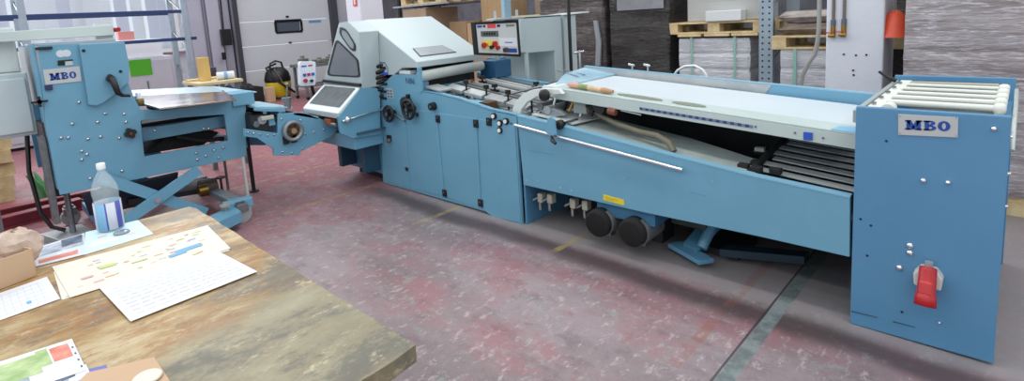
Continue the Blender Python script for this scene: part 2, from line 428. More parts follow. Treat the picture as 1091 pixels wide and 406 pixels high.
wbn = MB().box((-10.8, 3.14, .0), (-10.44, 3.36, 1.12)).build('tool_trolley', mat('dark trolley', '#4a4a52', .6, var=.4, scale=9), bevel=.01); tag(wbn, 'dark narrow trolley beside the right end of the navy beam rack', 'trolley')
# intercom and cable box on the door pilaster
ib = thing('door_switch_box', 'black switch box hanging beside the roller door', 'switch', (-14.1, 4.9, 1.4))
MB().box((-14.1, 4.72, 1.42), (-13.98, 4.95, 1.82)).build('housing', BLACK, ib, .01)
MB().tube([(-14.05, 4.8, 1.8), (-14.07, 4.83, 2.6), (-14.06, 4.8, 4.5)], .02).build('cable', BLACKM, ib)
MB().box((-13.99, 4.66, 1.08), (-13.97, 4.76, 1.26)).build('lower_switch', BLACK, ib, .005)
# industrial vacuum
v = thing('vacuum_cleaner', 'yellow and black industrial vacuum cleaner in front of the roller door', 'vacuum cleaner', (-13.5, 5.75, 0))
vx, vy = -13.5, 5.75
b = MB().lathe([(.26, .06), (.29, .1), (.31, .40), (.30, .44), (0, .44)], (vx, vy, 0)); b.build('tank', YELP, v)
b = MB().lathe([(.31, .43), (.32, .5), (.28, .66), (.18, .78), (0, .8)], (vx, vy, 0)); b.build('motor_head', BLACK, v)
b = MB().tube([(vx, vy - .17, .72), (vx, vy - .14, .9), (vx, vy, .95), (vx, vy + .14, .9), (vx, vy + .17, .72)], .025); b.build('carry_handle', BLACK, v)
b = MB().tube([(vx + .3, vy + .1, .3), (vx + .45, vy + .2, .15), (vx + .4, vy - .1, .4), (vx + .3, vy - .3, .6), (vx + .1, vy - .3, .8), (vx, vy, .88)], .025); b.build('hose', BLACKM, v)
b = MB().cyl((vx + .34, vy + .05, .25), (vx + .30, vy - .18, .78), .018); b.build('suction_tube', STEEL, v)
for a in (.6, 2.1, 3.8, 5.4):
    MB().cyl((vx + .24 * cos(a) - .03, vy + .24 * sin(a), .04), (vx + .24 * cos(a) + .03, vy + .24 * sin(a), .04), .04, n=12).build('caster', BLACK, v)
# dark crate and small dark bin next to it
c = thing('dark_crate', 'low black crate of rags standing left of the yellow vacuum cleaner', 'crate', (-13.6, 4.75, 0))
MB().prism([(-13.9, 4.35), (-13.2, 4.35), (-13.2, 5.25), (-13.9, 5.25)], 'z', .04, .38, holes=[[(-13.86, 4.39), (-13.24, 4.39), (-13.24, 5.21), (-13.86, 5.21)]]).box((-13.9, 4.35, 0), (-13.2, 5.25, .04)).build('crate_body', BLACKM, c, .01)
b = MB(); random.seed(5)
for k in range(16): b.ball((random.uniform(-13.78, -13.32), random.uniform(4.48, 5.12), .34 + random.uniform(-.02, .05)), random.uniform(.07, .1), 8)
b.build('contents', mat('dark rags', '#34363c', .9, var=.5, scale=9), c)
o = MB().box((-13.2, 5.26, 0), (-12.95, 5.42, .36)).build('paper_carton', CARDL, bevel=.01); tag(o, 'small pale carton on the floor between the black crate and the vacuum cleaner', 'box')
# workbench with vise-like machine in front of the door
t = thing('lifting_trolley', 'green grey steel trolley with loose parts on top in front of the roller door', 'trolley', (-12.6, 6.6, 0))
GG = mat('grey green steel', '#6f7a74', .55, var=.3, scale=6)
for yy in (5.9, 7.3):
    for xx in (-12.9, -12.35): MB().box((xx, yy, .07), (xx + .06, yy + .06, .78)).build('leg', GG, t, .004)
MB().box((-12.95, 5.85, .78), (-12.25, 7.45, .85)).build('top', GG, t, .006)
MB().box((-12.9, 5.9, .3), (-12.3, 7.35, .34)).build('shelf', GG, t, .004)
for yy in (5.93, 7.33):
    for xx in (-12.87, -12.32): MB().cyl((xx - .02, yy, .04), (xx + .02, yy, .04), .04, n=12).build('caster', BLACK, t)
random.seed(11)
pm = mat('oily part steel', '#8f9088', .5, metal=.4, var=.4, scale=14)
for k, (lab, sz) in enumerate((('box shaped', (.22, .2, .2)), ('long low', (.3, .35, .12)), ('round ended', (.16, .2, .17)), ('tall narrow', (.12, .16, .22)))):
    y0 = 5.95 + k * .37
    q = MB().box((-12.7, y0, .852), (-12.7 + sz[0], y0 + sz[1] * .9, .852 + sz[2] * .7)); q.cyl((-12.62, y0 + sz[1] * .45, .852 + sz[2] * .7), (-12.62, y0 + sz[1] * .45, .852 + sz[2]), .05)
    q.cyl((-12.7 + sz[0], y0 + .05, .90), (-12.66 + sz[0], y0 + .05, .90), .03)
    tag(q.build('machine_part', pm, bevel=.008), 'oily %s machine part on the grey green trolley, %s from its left end' % (lab, ('first', 'second', 'third', 'fourth')[k]), 'machine part', 'machine parts on the trolley')

# cross braced frame behind the pillar
fr = thing('lattice_frame', 'black cross braced steel frame standing between the lilac pillar and the cartons', 'frame', (-9.9, 7.6, 0))
MB().box((-10.65, 7.58, 0), (-10.58, 7.64, 2.8)).build('post', BLACKM, fr); MB().box((-9.22, 7.58, 0), (-9.15, 7.64, 2.8)).build('post', BLACKM, fr)
MB().hexa([(-10.6, 7.59, 1.5), (-9.2, 7.59, 2.6), (-9.2, 7.59, 2.66), (-10.6, 7.59, 1.56)], (0, .02, 0)).build('brace', BLACKM, fr)
MB().hexa([(-10.6, 7.62, 2.6), (-9.2, 7.62, 1.5), (-9.2, 7.62, 1.56), (-10.6, 7.62, 2.66)], (0, .02, 0)).build('brace', BLACKM, fr)

# pallets
def pallet(lab, loc, rz=0, m=WOODP, group=None, proto=[None]):
    if proto[0] is None:
        r = thing('wooden_pallet', lab, 'pallet', (0, 0, 0), group)
        for i, yy in enumerate((-.4, -.1925, -.05, .0925 + .0, .255)):
            MB().box((-.6, yy, .122), (.6, yy + (.145 if i in (0, 2, 4) else .1), .144)).build('top_board', WOODP, r, .003)
        for yy in (-.4, -.0725, .255):
            for xx in (-.6, -.0725, .455): MB().box((xx, yy, .022), (xx + .145, yy + .145, .1)).build('block', WOODP, r, .003)
            MB().box((-.6, yy, 0), (.6, yy + .145, .022)).build('bottom_board', WOODP, r, .003)
        for xx in (-.6, -.0725, .455): MB().box((xx, -.4, .1), (xx + .145, .4, .122)).build('stringer', WOODP, r, .003)
        proto[0] = r; o = r
    else: o = copy_tree(proto[0])
    o.location = loc; o.rotation_euler.z = rz
    o['label'] = lab
    if group: o['group'] = group
    if m is not WOODP:
        for c in children(o):
            c.data = c.data.copy(); c.data.materials[0] = m
    return o
for k in range(5):
    pallet('empty pale pallet by the feeder, %s of the stack of five' % ('bottom one', 'second from the bottom', 'middle one', 'second from the top', 'topmost')[k], (-8.45 + .015 * (k % 2), -.28 + .012 * k, .146 * k), pi / 2 + .03 * (k % 3 - 1), WOODY, 'empty pallets stacked behind the feeder')
# red steel rails on the floor
for k, (a, b2) in enumerate((((-7.32, -1.0), (-7.18, .85)), ((-6.75, -1.0), (-6.9, .75)))):
    q = MB(); a = Vector((*a, 0)); b2 = Vector((*b2, 0)); dd = (b2 - a).normalized(); pp = Vector((-dd.y, dd.x, 0)) * .06
    q.hexa([a + pp, a - pp, b2 - pp, b2 + pp], (0, 0, .018)); q.hexa([a + pp * .25, a - pp * .25, b2 - pp * .25, b2 + pp * .25], (0, 0, .11))
    q.hexa([p + Vector((0, 0, .10)) for p in (a + pp, a - pp, b2 - pp, b2 + pp)], (0, 0, .018))
    tag(q.build('steel_rail', REDP, bevel=.003), ('red painted steel rail on the floor by the pallets, the one farther from the workbench', 'red painted steel rail on the floor, the one nearer the workbench')[k], 'rail', 'red rails on the floor')
q = MB().hexa([(-7.05, -1, .0), (-6.93, -1, .0), (-6.98, .8, .0), (-7.08, .8, .0)], (0, 0, .03)); q.hexa([(-7.01, -1, .03), (-6.97, -1, .03), (-7.01, .8, .03), (-7.05, .8, .03)], (0, 0, .04))
tag(q.build('grey_channel', DSTEEL, bevel=.003), 'dull grey steel channel lying between the two red rails', 'rail')
q = MB(); random.seed(2)
for k in range(9):
    a = random.uniform(0, 6.28); x0 = -7.75 + .1 * cos(a); y0 = .62 + .1 * sin(a)
    q.tube([(x0, y0, .0), (x0 + .03 * cos(a), y0 + .03 * sin(a), .15), (x0 + .1 * cos(a), y0 + .1 * sin(a), .3)], [.03, .035, .012], 6)
tag(q.build('green_bag', mat('green plastic bag', '#5f9c6a', .5, var=.3, scale=9)), 'crumpled green plastic bag on the floor behind the feeder leg', 'bag')

# ------------------------------------------------------------------ right background: stock
def film(name, cols, painted_sheen, rough=.3, seams=0.):
    m = bpy.data.materials.new(name); m.use_nodes = True
    nt = m.node_tree; n = nt.nodes; l = nt.links; b = n['Principled BSDF']
    tc = n.new('ShaderNodeTexCoord')
    def nz(sc, st, det=6, off=0):
        mp = n.new('ShaderNodeMapping'); l.new(tc.outputs['Object'], mp.inputs['Vector']); mp.inputs['Scale'].default_value = st; mp.inputs['Location'].default_value = (off, off, off)
        z = n.new('ShaderNodeTexNoise'); z.inputs['Scale'].default_value = sc; z.inputs['Detail'].default_value = det; z.inputs['Roughness'].default_value = .7
        l.new(mp.outputs['Vector'], z.inputs['Vector']); return z.outputs['Fac']
    r = n.new('ShaderNodeValToRGB'); l.new(nz(2.6, (.6, .6, 5)), r.inputs['Fac'])
    while len(r.color_ramp.elements) < len(cols): r.color_ramp.elements.new(.5)
    for k, (e, c) in enumerate(zip(r.color_ramp.elements, cols)): e.position = .34 + .32 * k / (len(cols) - 1); e.color = lin(c)
    last = r.outputs['Color']
    def mix(f, c, a, lo, hi):
        nonlocal last
        k = n.new('ShaderNodeMapRange'); l.new(f, k.inputs[0]); k.inputs[1].default_value = lo; k.inputs[2].default_value = hi; k.inputs[4].default_value = a
        q = n.new('ShaderNodeMix'); q.data_type = 'RGBA'; l.new(k.outputs[0], q.inputs[0]); l.new(last, q.inputs[6]); q.inputs[7].default_value = lin(c); last = q.outputs[2]
    mix(nz(11, (.9, .9, 6), 9, 4), painted_sheen, .8, .50, .66)  # lighter streaks in the base colour stand in for glints on the film
    mix(nz(12, (.4, .4, 3), 6, 9), cols[0], .5, .54, .72)
    if seams: mix(nz(3.5, (2.5, 2.5, .35), 3, 2), '#4f3c34', seams, .60, .68)
    l.new(last, b.inputs['Base Color']); b.inputs['Roughness'].default_value = rough; b.inputs['Coat Weight'].default_value = .25
    bp = n.new('ShaderNodeBump'); bp.inputs['Strength'].default_value = .8; bp.inputs['Distance'].default_value = .03
    l.new(nz(11, (.8, .8, 4), 7, 6), bp.inputs['Height']); l.new(bp.outputs['Normal'], b.inputs['Normal'])
    return m
FILMD = film('dark film wrap', ('#141211', '#262220', '#332e2c'), '#4c4645', .25)
FILMG = film('grey film wrap over board', ('#8a7d7c', '#a89e9f', '#bab3b6'), '#ece9ef', .28, .0)
FILMW = film('clear film over white paper', ('#bab8bf', '#cfced4', '#dcdbe0'), '#efeef2', .35)
FILMB = film('dark grey brown film', ('#2b2625', '#443c3a', '#564d4b'), '#7c7472', .3)
def wrapped(name, a, b, m, lab, cat='stack', seed=0, amp=.012, layers=0, group=None, lay_col=None):
    x0, y0, z0 = a; x1, y1, z1 = b
    q = MB(); n = 26; k = 30; r = .03
    ring = []
    def pt(t):
        per = 2 * (x1 - x0) + 2 * (y1 - y0); d = t * per
        if d < x1 - x0: return (x0 + d, y0, 0, -1)
        d -= x1 - x0
        if d < y1 - y0: return (x1, y0 + d, 1, 0)
        d -= y1 - y0
        if d < x1 - x0: return (x1 - d, y1, 0, 1)
        d -= x1 - x0
        return (x0, y1 - d, -1, 0)
    N = 84
    vs = []
    for j in range(k + 1):
        z = z0 + (z1 - z0) * j / k
        for i in range(N):
            x, y, nx, ny = pt(i / N)
            w = noise.noise(Vector((x * 2.2 + seed, y * 2.2, z * 7))) * amp
            if layers:
                ph = (z - z0) / (z1 - z0) * layers; w -= .012 * max(0, 1 - abs(ph - round(ph)) * 9)
            vs.append((x + nx * w, y + ny * w, z))
    fs = [(j * N + i, j * N + (i + 1) % N, (j + 1) * N + (i + 1) % N, (j + 1) * N + i) for j in range(k) for i in range(N)]
    q.add(vs, fs, False)
    q.add(vs[:N], [tuple(range(N))]); q.add(vs[-N:], [tuple(range(N))])
    o = q.build(name, m); tag(o, lab, cat, group)
    return o
# big grey wrapped stack at the right
pallet('pallet under the big grey film-wrapped stack at the right', (.0, 5.73, 0))
pallet('pallet under the right part of the big grey wrapped stack', (1.21, 5.73, 0))
wrapped('wrapped_board_stack', (-.68, 5.3, .146), (1.78, 6.15, 2.05), FILMG, 'tall grey film-wrapped stack of boards behind the end cabinet', seed=3, amp=.03, layers=7)
# dark film wrapped stacks left of the shelf
pallet('pallet under the wide black wrapped stack', (-3.77, 7.0, 0), pi / 2)
wrapped('wrapped_dark_stack', (-4.13, 6.48, .146), (-3.26, 7.3, 2.3), FILMD, 'tall black film-wrapped stack, the wider one behind the conveyor', seed=9, amp=.02, group='dark wrapped stacks')
pallet('pallet under the brownish narrow wrapped stack', (-4.95, 6.9, 0), pi / 2)
wrapped('wrapped_dark_stack', (-5.35, 6.45, .146), (-4.22, 7.35, 2.25), FILMB, 'dark brown film-wrapped stack behind the grey sound cover', seed=14, amp=.025, group='dark wrapped stacks')
q = MB().box((-4.0, 6.455, 1.68), (-3.32, 6.465, 1.86)); tag(q.build('film_label', mat('pale film patch', '#8f8f95', .5, var=.3, scale=4)), 'pale sheet stuck near the top of the wide black wrapped stack', 'sheet')
q = MB()
q.prism([(-4.357, 1.564), (-4.295, 1.561), (-4.246, 1.259), (-4.275, 0.928), (-4.354, 0.926), (-4.324, 1.260)], 'y', 6.40, 6.43); tag(q.build('edge_protector', mat('grey strip', '#8f9499', .5), bevel=.002), 'bent pale grey edge strip leaning on the brown wrapped stack', 'strip')

# pallet racking
rk = thing('pallet_rack', 'grey perforated steel rack upright with shelf beams behind the conveyor', 'rack', (-2.06, 6.5, 0))
for x0 in (-2.135, -4.6):
    for y0 in ((6.38, 7.35) if x0 > -3 else (7.6,)):
        q = MB().box((x0, y0, 0), (x0 + .145, y0 + .07, 3.0)); q.m(1)
        if y0 < 7:
            for k in range(44):
                for dx in (.038, .107): q.cyl((x0 + dx, y0 - .002, .1 + k * .066), (x0 + dx, y0 + .001, .1 + k * .066), .011, n=8)
        q.build('upright', [GALV, HOLE], rk)
q = MB()
for k in range(4): q.cyl((-2.06, 6.46, .35 + k * .62), (-2.06, 7.35, .7 + k * .62), .014)
q.build('side_brace', DSTEEL, rk)
# lower strapped paper stack with pallet and carton above it
pallet('pallet standing under the strapped white paper stack', (-2.62, 6.9, 0))
wrapped('strapped_paper_stack', (-3.15, 6.52, .146), (-2.28, 7.25, 1.28), FILMW, 'white paper stack with green straps under the raised pallet', seed=20, amp=.01, layers=6)
q = MB()
for xx in (-2.99, -2.46): q.box((xx, 6.495, .15), (xx + .025, 6.502, 1.30)).box((xx, 6.495, 1.296), (xx + .025, 7.26, 1.302))
tag(q.build('binding_strap', STRAP), 'pair of green straps around the white paper stack under the raised pallet', 'straps')
q = MB()
for xx in (-3.15, -2.81, -2.48): q.box((xx, 6.48, 1.303), (xx + .3, 7.28, 1.333))
tag(q.build('cover_board', WOODY, bevel=.004), 'thin pale boards laid on the strapped white paper stack', 'boards')
pallet('raised wooden pallet carrying the white cartons, left of the perforated upright', (-2.70, 6.9, 1.336), 0)
q = MB().box((-3.08, 6.62, 1.484), (-2.2, 7.25, 2.1)); tag(q.build('paper_pile', mat('pale grey paper pile', '#b6b6b3', .7, var=.12, scale=2, stretch=(.3, .3, 14)), bevel=.01), 'pale grey paper pile on the raised pallet', 'pile')
q = MB().box((-2.78, 6.46, 1.484), (-2.36, 6.615, 1.61)); tag(q.build('white_carton', mat('white board', '#d7d8d8', .65, var=.05), bevel=.008), 'white carton on the front edge of the raised pallet', 'box')
wrapped('wrapped_dark_stack', (-1.96, 7.08, .0), (-1.1, 7.7, 1.1), FILMD, 'low black wrapped stack right of the perforated upright', seed=33, group='dark wrapped stacks')
wrapped('wrapped_dark_stack', (-1.0, 7.08, .0), (.3, 7.8, 2.3), FILMD, 'black wrapped stack added to darken the gap between the white column and the big grey stack', seed=35, group='dark wrapped stacks')  # made-up stack, put in to make the gap dark
# right shelf bay with strapped stack next to the column
pallet('pallet under the paper stack beside the white column', (-1.36, 6.63, 0))
wrapped('strapped_paper_stack', (-1.87, 6.25, .146), (-1.32, 6.95, 1.16), FILMW, 'white paper stack with one green strap beside the white column', seed=41, amp=.015, layers=5)
q = MB().box((-1.74, 6.225, .15), (-1.71, 6.232, 1.165)); tag(q.build('binding_strap', STRAP), 'single green strap on the paper stack beside the white column', 'strap')
pallet('raised pallet on the paper stack beside the white column', (-1.36, 6.64, 1.165))
random.seed(8)
for k, (z, lab) in enumerate(((1.312, 'lower'), (1.44, 'upper'))):
    q = MB(); 
    nn = 14
    vs = []
    for j in range(7):
        for i in range(nn):
            a = 2 * pi * i / nn; rr = (1 - .25 * abs(j - 3) / 3) * (1 + .14 * random.random()); ca, sa = cos(a), sin(a)
            vs.append((-1.6 + .34 * rr * math.copysign(abs(ca) ** .5, ca), 6.55 + .26 * rr * math.copysign(abs(sa) ** .5, sa), z + .02 * j))
    q.add(vs, [(j * nn + i, j * nn + (i + 1) % nn, (j + 1) * nn + (i + 1) % nn, (j + 1) * nn + i) for j in range(6) for i in range(nn)])
    q.add(vs[:nn], [tuple(range(nn))]); q.add(vs[-nn:], [tuple(range(nn))])
    tag(q.build('paper_sack', mat('film wrapped sack ' + lab, ('#8d7d70', '#a89c95')[k], .4, var=.35, scale=8)), '%s crumpled brown film-wrapped sack on the pallet beside the white column' % lab, 'sack', 'sacks on the pallet by the column')
# water pipes on the column
pp = thing('water_pipes', 'pair of grey pipes with brass valves running down the white column', 'pipes', (-1.25, 5.56, 1.2))
for u0, zb in (((-1.237, 5.586, 1.386), 0), ((-1.154, 5.586, 1.392), 0)):
    MB().cyl((u0[0], 5.586, u0[2]), (u0[0], 5.586, 3.0), .013).build('pipe', mat('pipe grey brown', '#7a7068', .5, metal=.4), pp)
    vv = MB().cyl((u0[0], 5.586, u0[2] - .06), (u0[0], 5.586, u0[2] + .05), .02); vv.cyl((u0[0] - .03, 5.55, u0[2] - .04), (u0[0] + .02, 5.55, u0[2] - .04), .014)
    v0 = vv.build('valve', BRASS, pp)
    MB().box((u0[0] - .06, 5.545, u0[2] - .018), (u0[0] + .0, 5.552, u0[2] - .008)).build('valve_lever', RED, v0)
    MB().cyl((u0[0], 5.586, u0[2] + .05), (u0[0], 5.586, u0[2] + .1), .021).build('valve_cap', mat('blue grey cap', '#5a6478', .4), v0)
cd = MB().tube([(-1.40, 5.75, 3.0)] + [(-1.389, 5.750, 1.625), (-1.389, 5.750, 1.407), (-1.399, 5.750, 1.274), (-1.420, 5.750, 1.158), (-1.475, 5.750, 1.068), (-1.522, 5.750, 0.957), (-1.537, 5.750, 0.818)] + [(-1.47, 5.75, 0)], .02)
tag(cd.build('drain_pipe', mat('grey cable conduit', '#a3a29c', .5, metal=.2)), 'grey conduit bending away beside the left edge of the white column', 'pipe')
# orange helmet-like cover hanging on the column
hb = thing('orange_hood', 'orange plastic cover hanging on the right side of the white column', 'cover', (-0.840, 5.769, 1.405))
c0 = Vector((-0.800, 5.691, 1.336))
MB().lathe([(.118, 0), (.112, .02), (.10, .05), (.078, .15), (.058, .20), (.03, .225), (0, .23)], (c0.x, c0.y + .02, c0.z - .02), (0, 0, 1), 16).build('shell', ORANGE, hb)
MB().cyl((c0.x, c0.y + .02, c0.z + .18), (c0.x, c0.y + .02, c0.z + .8), .008).build('hanging_wire', DSTEEL, hb)
# dark scratches and anchor holes on the column
sc = MB()
for p in ((-1.151, 5.596, 1.174), (-1.058, 5.596, 1.166), (-0.981, 5.596, 1.170), (-1.076, 5.596, 1.032), (-1.071, 5.596, 0.990)):
    sc.cyl((p[0], 5.594, p[2]), (p[0], 5.6, p[2]), .009, n=8)
tag(sc.build('wall_plug', HOLE), 'dark screw plugs in the middle of the white column', 'plugs')
# coiled white hose seen over the conveyor wall
hs = MB(); pts = [(-2.177, 4.400, 1.101), (-2.142, 4.400, 1.143), (-2.073, 4.400, 1.181), (-1.990, 4.400, 1.187), (-1.925, 4.400, 1.156), (-1.894, 4.400, 1.117), (-1.886, 4.400, 1.046)]
pts = [(p[0], 4.40, p[2]) for p in pts]
pts = [(pts[0][0], 4.40, .0)] + [(pts[0][0], 4.40, .6)] + pts + [(pts[-1][0], 4.40, .55), (pts[-1][0], 4.40, .0)]
tag(hs.tube(pts, .011).build('white_hose', WHITE), 'white hose looping up behind the conveyor back wall', 'hose')

# cartons on pallets behind the hood
def carton(a, b, lab, m=CARD):
    c = thing('cardboard_carton', lab, 'box', ((a[0] + b[0]) / 2, (a[1] + b[1]) / 2, a[2]), 'cartons behind the hood')
    MB().box(a, b).build('box_body', m, c, .006)
    MB().box(((a[0]), (a[1] + b[1]) / 2 - .03, b[2]), (b[0], (a[1] + b[1]) / 2 + .03, b[2] + .002)).build('tape', mat('packing tape', '#a98b62', .35), c)
    return c
pallet('pallet under the cartons behind the hood', (-8.3, 6.7, 0)); pallet('pallet under the cartons beside the operator screen', (-6.6, 7.0, 0))
carton((-8.9, 6.3, .146), (-7.75, 7.1, 1.0), 'large brown carton at the bottom of the pile behind the hood')
carton((-7.1, 6.6, .146), (-6.1, 7.4, 1.1), 'large brown carton at the bottom of the pile beside the operator screen')
carton((-8.70, 6.3, 1.004), (-7.98, 7.1, 1.95), 'long light brown carton showing just over the hood ridge', mat('pale brown board', '#b89f86', .8, var=.12, scale=3))
carton((-7.69, 6.6, .0), (-7.22, 7.4, 1.66), 'tall brown carton standing between the two carton piles', mat('mid brown board', '#a38664', .8, var=.15, scale=3))
carton((-7.15, 6.55, 1.104), (-6.3, 7.4, 1.62), 'light brown carton with open flap just left of the operator screen', mat('warm board', '#bf9c78', .8, var=.1, scale=3))
carton((-7.12, 6.9, 1.624), (-6.45, 7.4, 2.4), 'upright brown carton above the operator screen', mat('ribbed board', '#b0936f', .8, var=.2, scale=3, stretch=(6, 6, .5)))
carton((-5.92, 7.0, .0), (-5.5, 7.4, 2.3), 'dark brown carton column right of the operator screen top', mat('dim board', '#8c7a68', .8, var=.2, scale=3))
q2 = thing('metal_shelf', 'grey steel shelf board above the cartons', 'shelf', (-7.7, 6.7, 0))
MB().box((-8.95, 6.25, 1.99), (-7.25, 7.12, 2.02)).build('shelf_board', DSTEEL, q2, .003)
for xx in (-8.98, -7.3): MB().box((xx, 7.42, 0), (xx + .05, 7.47, 2.6)).build('post', DSTEEL, q2)
for xx in (-8.98, -7.3): MB().box((xx, 7.1, 1.96), (xx + .05, 7.47, 2.0)).build('bracket', DSTEEL, q2)
pallet('flat brown pallet stored on the grey steel shelf', (-8.1, 6.68, 2.023))

# ------------------------------------------------------------------ folding machine body
fm = thing('folding_machine', 'long blue folding machine body with three doors, handwheels and grey sound hood', 'folding machine', (-4.0, F, 0))
base_poly = [(-4.891, 0.003), (-4.817, 0.780), (-4.771, 1.062), (-4.706, 1.143), (-4.648, 1.188), (-4.084, 1.205), (-4.098, 1.047), (-3.872, 1.037), (-3.569, 1.007), (-3.185, 0.939), (-2.867, 0.914), (-2.877, -0.014), (-3.228, -0.038), (-3.246, 0.018)]
MB().prism(base_poly, 'y', F, F + .03).build('front_panel', BLUE, fm, .004)
bp2 = [(-4.86, .06), (-4.86, .9), (-4.1, 1.04), (-3.6, .97), (-2.85, .90), (-2.85, 0), (-3.1, 0), (-3.14, .06)]
MB().prism(bp2, 'y', YB - .03, YB).build('rear_panel', BLUE, fm, .004)
MB().box((-4.87, F + .03, .06), (-4.84, YB - .03, .95)).build('end_panel', BLUE, fm, .004)
MB().box((-4.84, F + .03, .08), (-3.15, YB - .03, .78)).build('inner_frame', mat('inner frame blue', '#4f7f99', .5, var=.2), fm)
MB().box((-2.86, F + .03, .0), (-2.84, YB - .03, .8)).build('foot_frame', BLUE2, fm)
# doors (raised sheet plates with fine gaps)
def plate(px, name, d=.007, m=BLUE, par=fm, y=F): return MB().prism(px, 'y', y - d, y + .001).build(name, m, par, .002)
d1 = plate([(-4.316, 0.768), (-4.182, 0.857), (-3.864, 0.855), (-3.844, 0.058), (-4.365, 0.036)], 'door')
d2 = plate([(-3.840, 0.854), (-3.328, 0.846), (-3.348, 0.037), (-3.820, 0.056)], 'door')
d3 = plate([(-3.307, 0.846), (-3.143, 0.843), (-2.884, 0.828), (-2.882, 0.021), (-3.202, -0.006), (-3.327, 0.035)], 'service_cover')
plate([(-4.794, 0.762), (-4.360, 0.755), (-4.397, 0.034), (-4.867, 0.039)], 'lower_tower_cover', .005)
def latch(p, par, s=.028, h=.034):
    q = MB().box((p[0] - s, F - .02, p[2] - h), (p[0] + s, F - .004, p[2] + h)); l = q.build('latch', BLACK, par, .004)
    MB().cyl((p[0], F - .024, p[2] + .012), (p[0], F - .019, p[2] + .012), .009, n=10).build('latch_button', STEEL, l)
for p, q in (((-3.847, 3.090, 0.800), d1), ((-3.335, 3.090, 0.805), d2), ((-3.834, 3.090, 0.088), d1), ((-3.345, 3.090, 0.091), d2), ((-3.172, 3.090, 0.836), d3)): latch(p, q)
p = (-4.158, 3.090, 0.814); MB().cyl((p[0], F - .018, p[2]), (p[0], F - .005, p[2]), .022, n=14).build('lock', mat('lock dark', '#27384a', .4), d1)
p = (-4.416, 3.090, 0.230); MB().box((p[0] - .02, F - .014, p[2] - .018), (p[0] + .02, F, p[2] + .018)).build('latch', BLACK, fm, .003)
p = (-4.669, 3.090, 0.523); h = MB().box((p[0] - .045, F - .02, p[2] - .03), (p[0] + .03, F, p[2] + .03)).build('socket', BLACKM, fm, .005)
MB().cyl((p[0] + .01, F - .05, p[2] - .03), (p[0] + .01, F - .015, p[2] - .015), .02).build('socket_cap', mat('grey brown cap', '#6c6458', .5), h)
for p in ((-3.112, 3.090, 0.889), (-3.045, 3.090, 0.836), (-2.975, 3.090, 0.858), (-3.050, 3.090, 0.776)):
    k = MB().cyl((p[0], F - .02, p[2]), (p[0], F, p[2]), .027, n=16).build('push_button', BLACK, fm)
    MB().cyl((p[0], F - .027, p[2]), (p[0], F - .018, p[2]), .017, n=14).build('button_face', WHITE, k)
p = (-2.924, 3.090, 0.844); MB().cyl((p[0], F - .01, p[2]), (p[0], F, p[2]), .008, n=8).build('screw', DSTEEL, fm)
p = (-3.126, 3.090, 0.094); MB().cyl((p[0], F - .006, p[2]), (p[0], F, p[2]), .008, n=8).build('screw', BLACK, fm)
p = (-3.898, 3.090, 0.916); k = MB().cyl((p[0], F - .05, p[2]), (p[0], F, p[2]), .035, r2=.04, n=18).build('round_knob', BLACK, fm)
MB().cyl((p[0], F - .054, p[2]), (p[0], F - .048, p[2]), .014, n=10).build('knob_cap', DSTEEL, k)
# sheet metal top edge of the curved cover
top = [p for p in base_poly[6:11]]
q = MB()
for a, b in zip(top[:-1], top[1:]):
    q.hexa([(a[0], F, a[1]), (b[0], F, b[1]), (b[0], F + .07, b[1]), (a[0], F + .07, a[1])], (0, 0, -.006))
q.build('cover_flange', BLUE, fm)
# tower
t0 = MB().box((-4.80, F + .03, .95), (-4.13, F + .14, 1.195)); t0.build('tower_housing', BLUE, fm, .008)
a = (-4.109, 3.086, 1.029); MB().box((a[0] - .0, F - .01, a[2]), (a[0] + .03, F + .03, 1.27)).build('tower_post', BLUE, fm, .003)
c = (-4.245, 3.088, 1.141)
MB().text('N86', (-4.24, F - .002, 1.135), (1, 0, 0), (0, 0, 1), .085).build('machine_number', mat('dark violet ink', '#2b2d62', .5), fm)
q = MB().box((-4.66, F - .003, .945), (-4.545, F, 1.05)); q.m(1)
for i in range(3):
    for j in range(2): q.box((-4.645 + j * .05, F - .0045, .955 + i * .03), (-4.612 + j * .05, F - .003, .972 + i * .03))
q.build('rating_plate', [BADGE, mat('plate ink', '#5b6a78', .5)], fm)
p = (-4.277, 3.090, 0.991); MB().cyl((p[0], F - .03, p[2]), (p[0], F, p[2]), .018, n=14).build('adjusting_knob', BLACK, fm)
def handwheel(p, R, name='handwheel', spokes=6, m=BLACK, y=F, par=fm):
    x, z = p[0], p[2]
    w = MB().torus((x, y - .075, z), (0, 1, 0), R, .016, 28, 8)
    for k in range(spokes):
        a = 2 * pi * k / spokes + .3; w.cyl((x, y - .075, z), (x + R * cos(a), y - .075, z + R * sin(a)), .01, n=6)
    w.cyl((x, y - .10, z), (x, y, z), .03, n=16)
    o = w.build(name, m, par)
    MB().cyl((x, y - .105, z), (x, y - .099, z), .018, n=12).build('hub_cap', DSTEEL, o)
    MB().cyl((x + R * .7, y - .14, z + R * .7), (x + R * .7, y - .08, z + R * .7), .014, n=10).build('wheel_grip', BLACK, o)
handwheel((-4.552, 3.000, 0.802), .075)
handwheel((-4.210, 3.000, 0.872), .09)
# scale wheel with many spokes above, tilted discs
x, z = (-4.303, 3.090, 0.915)[0], (-4.303, 3.090, 0.915)[2]
MB().cyl((x, F - .05, z), (x, F, z), .07, n=20).build('scale_disc', mat('dark dial', '#2c3034', .4, var=.4, scale=40), fm)
q = MB().cyl((-4.55, F - .03, .80), (-4.35, F - .03, .74), .012); q.build('shaft', DSTEEL, fm)
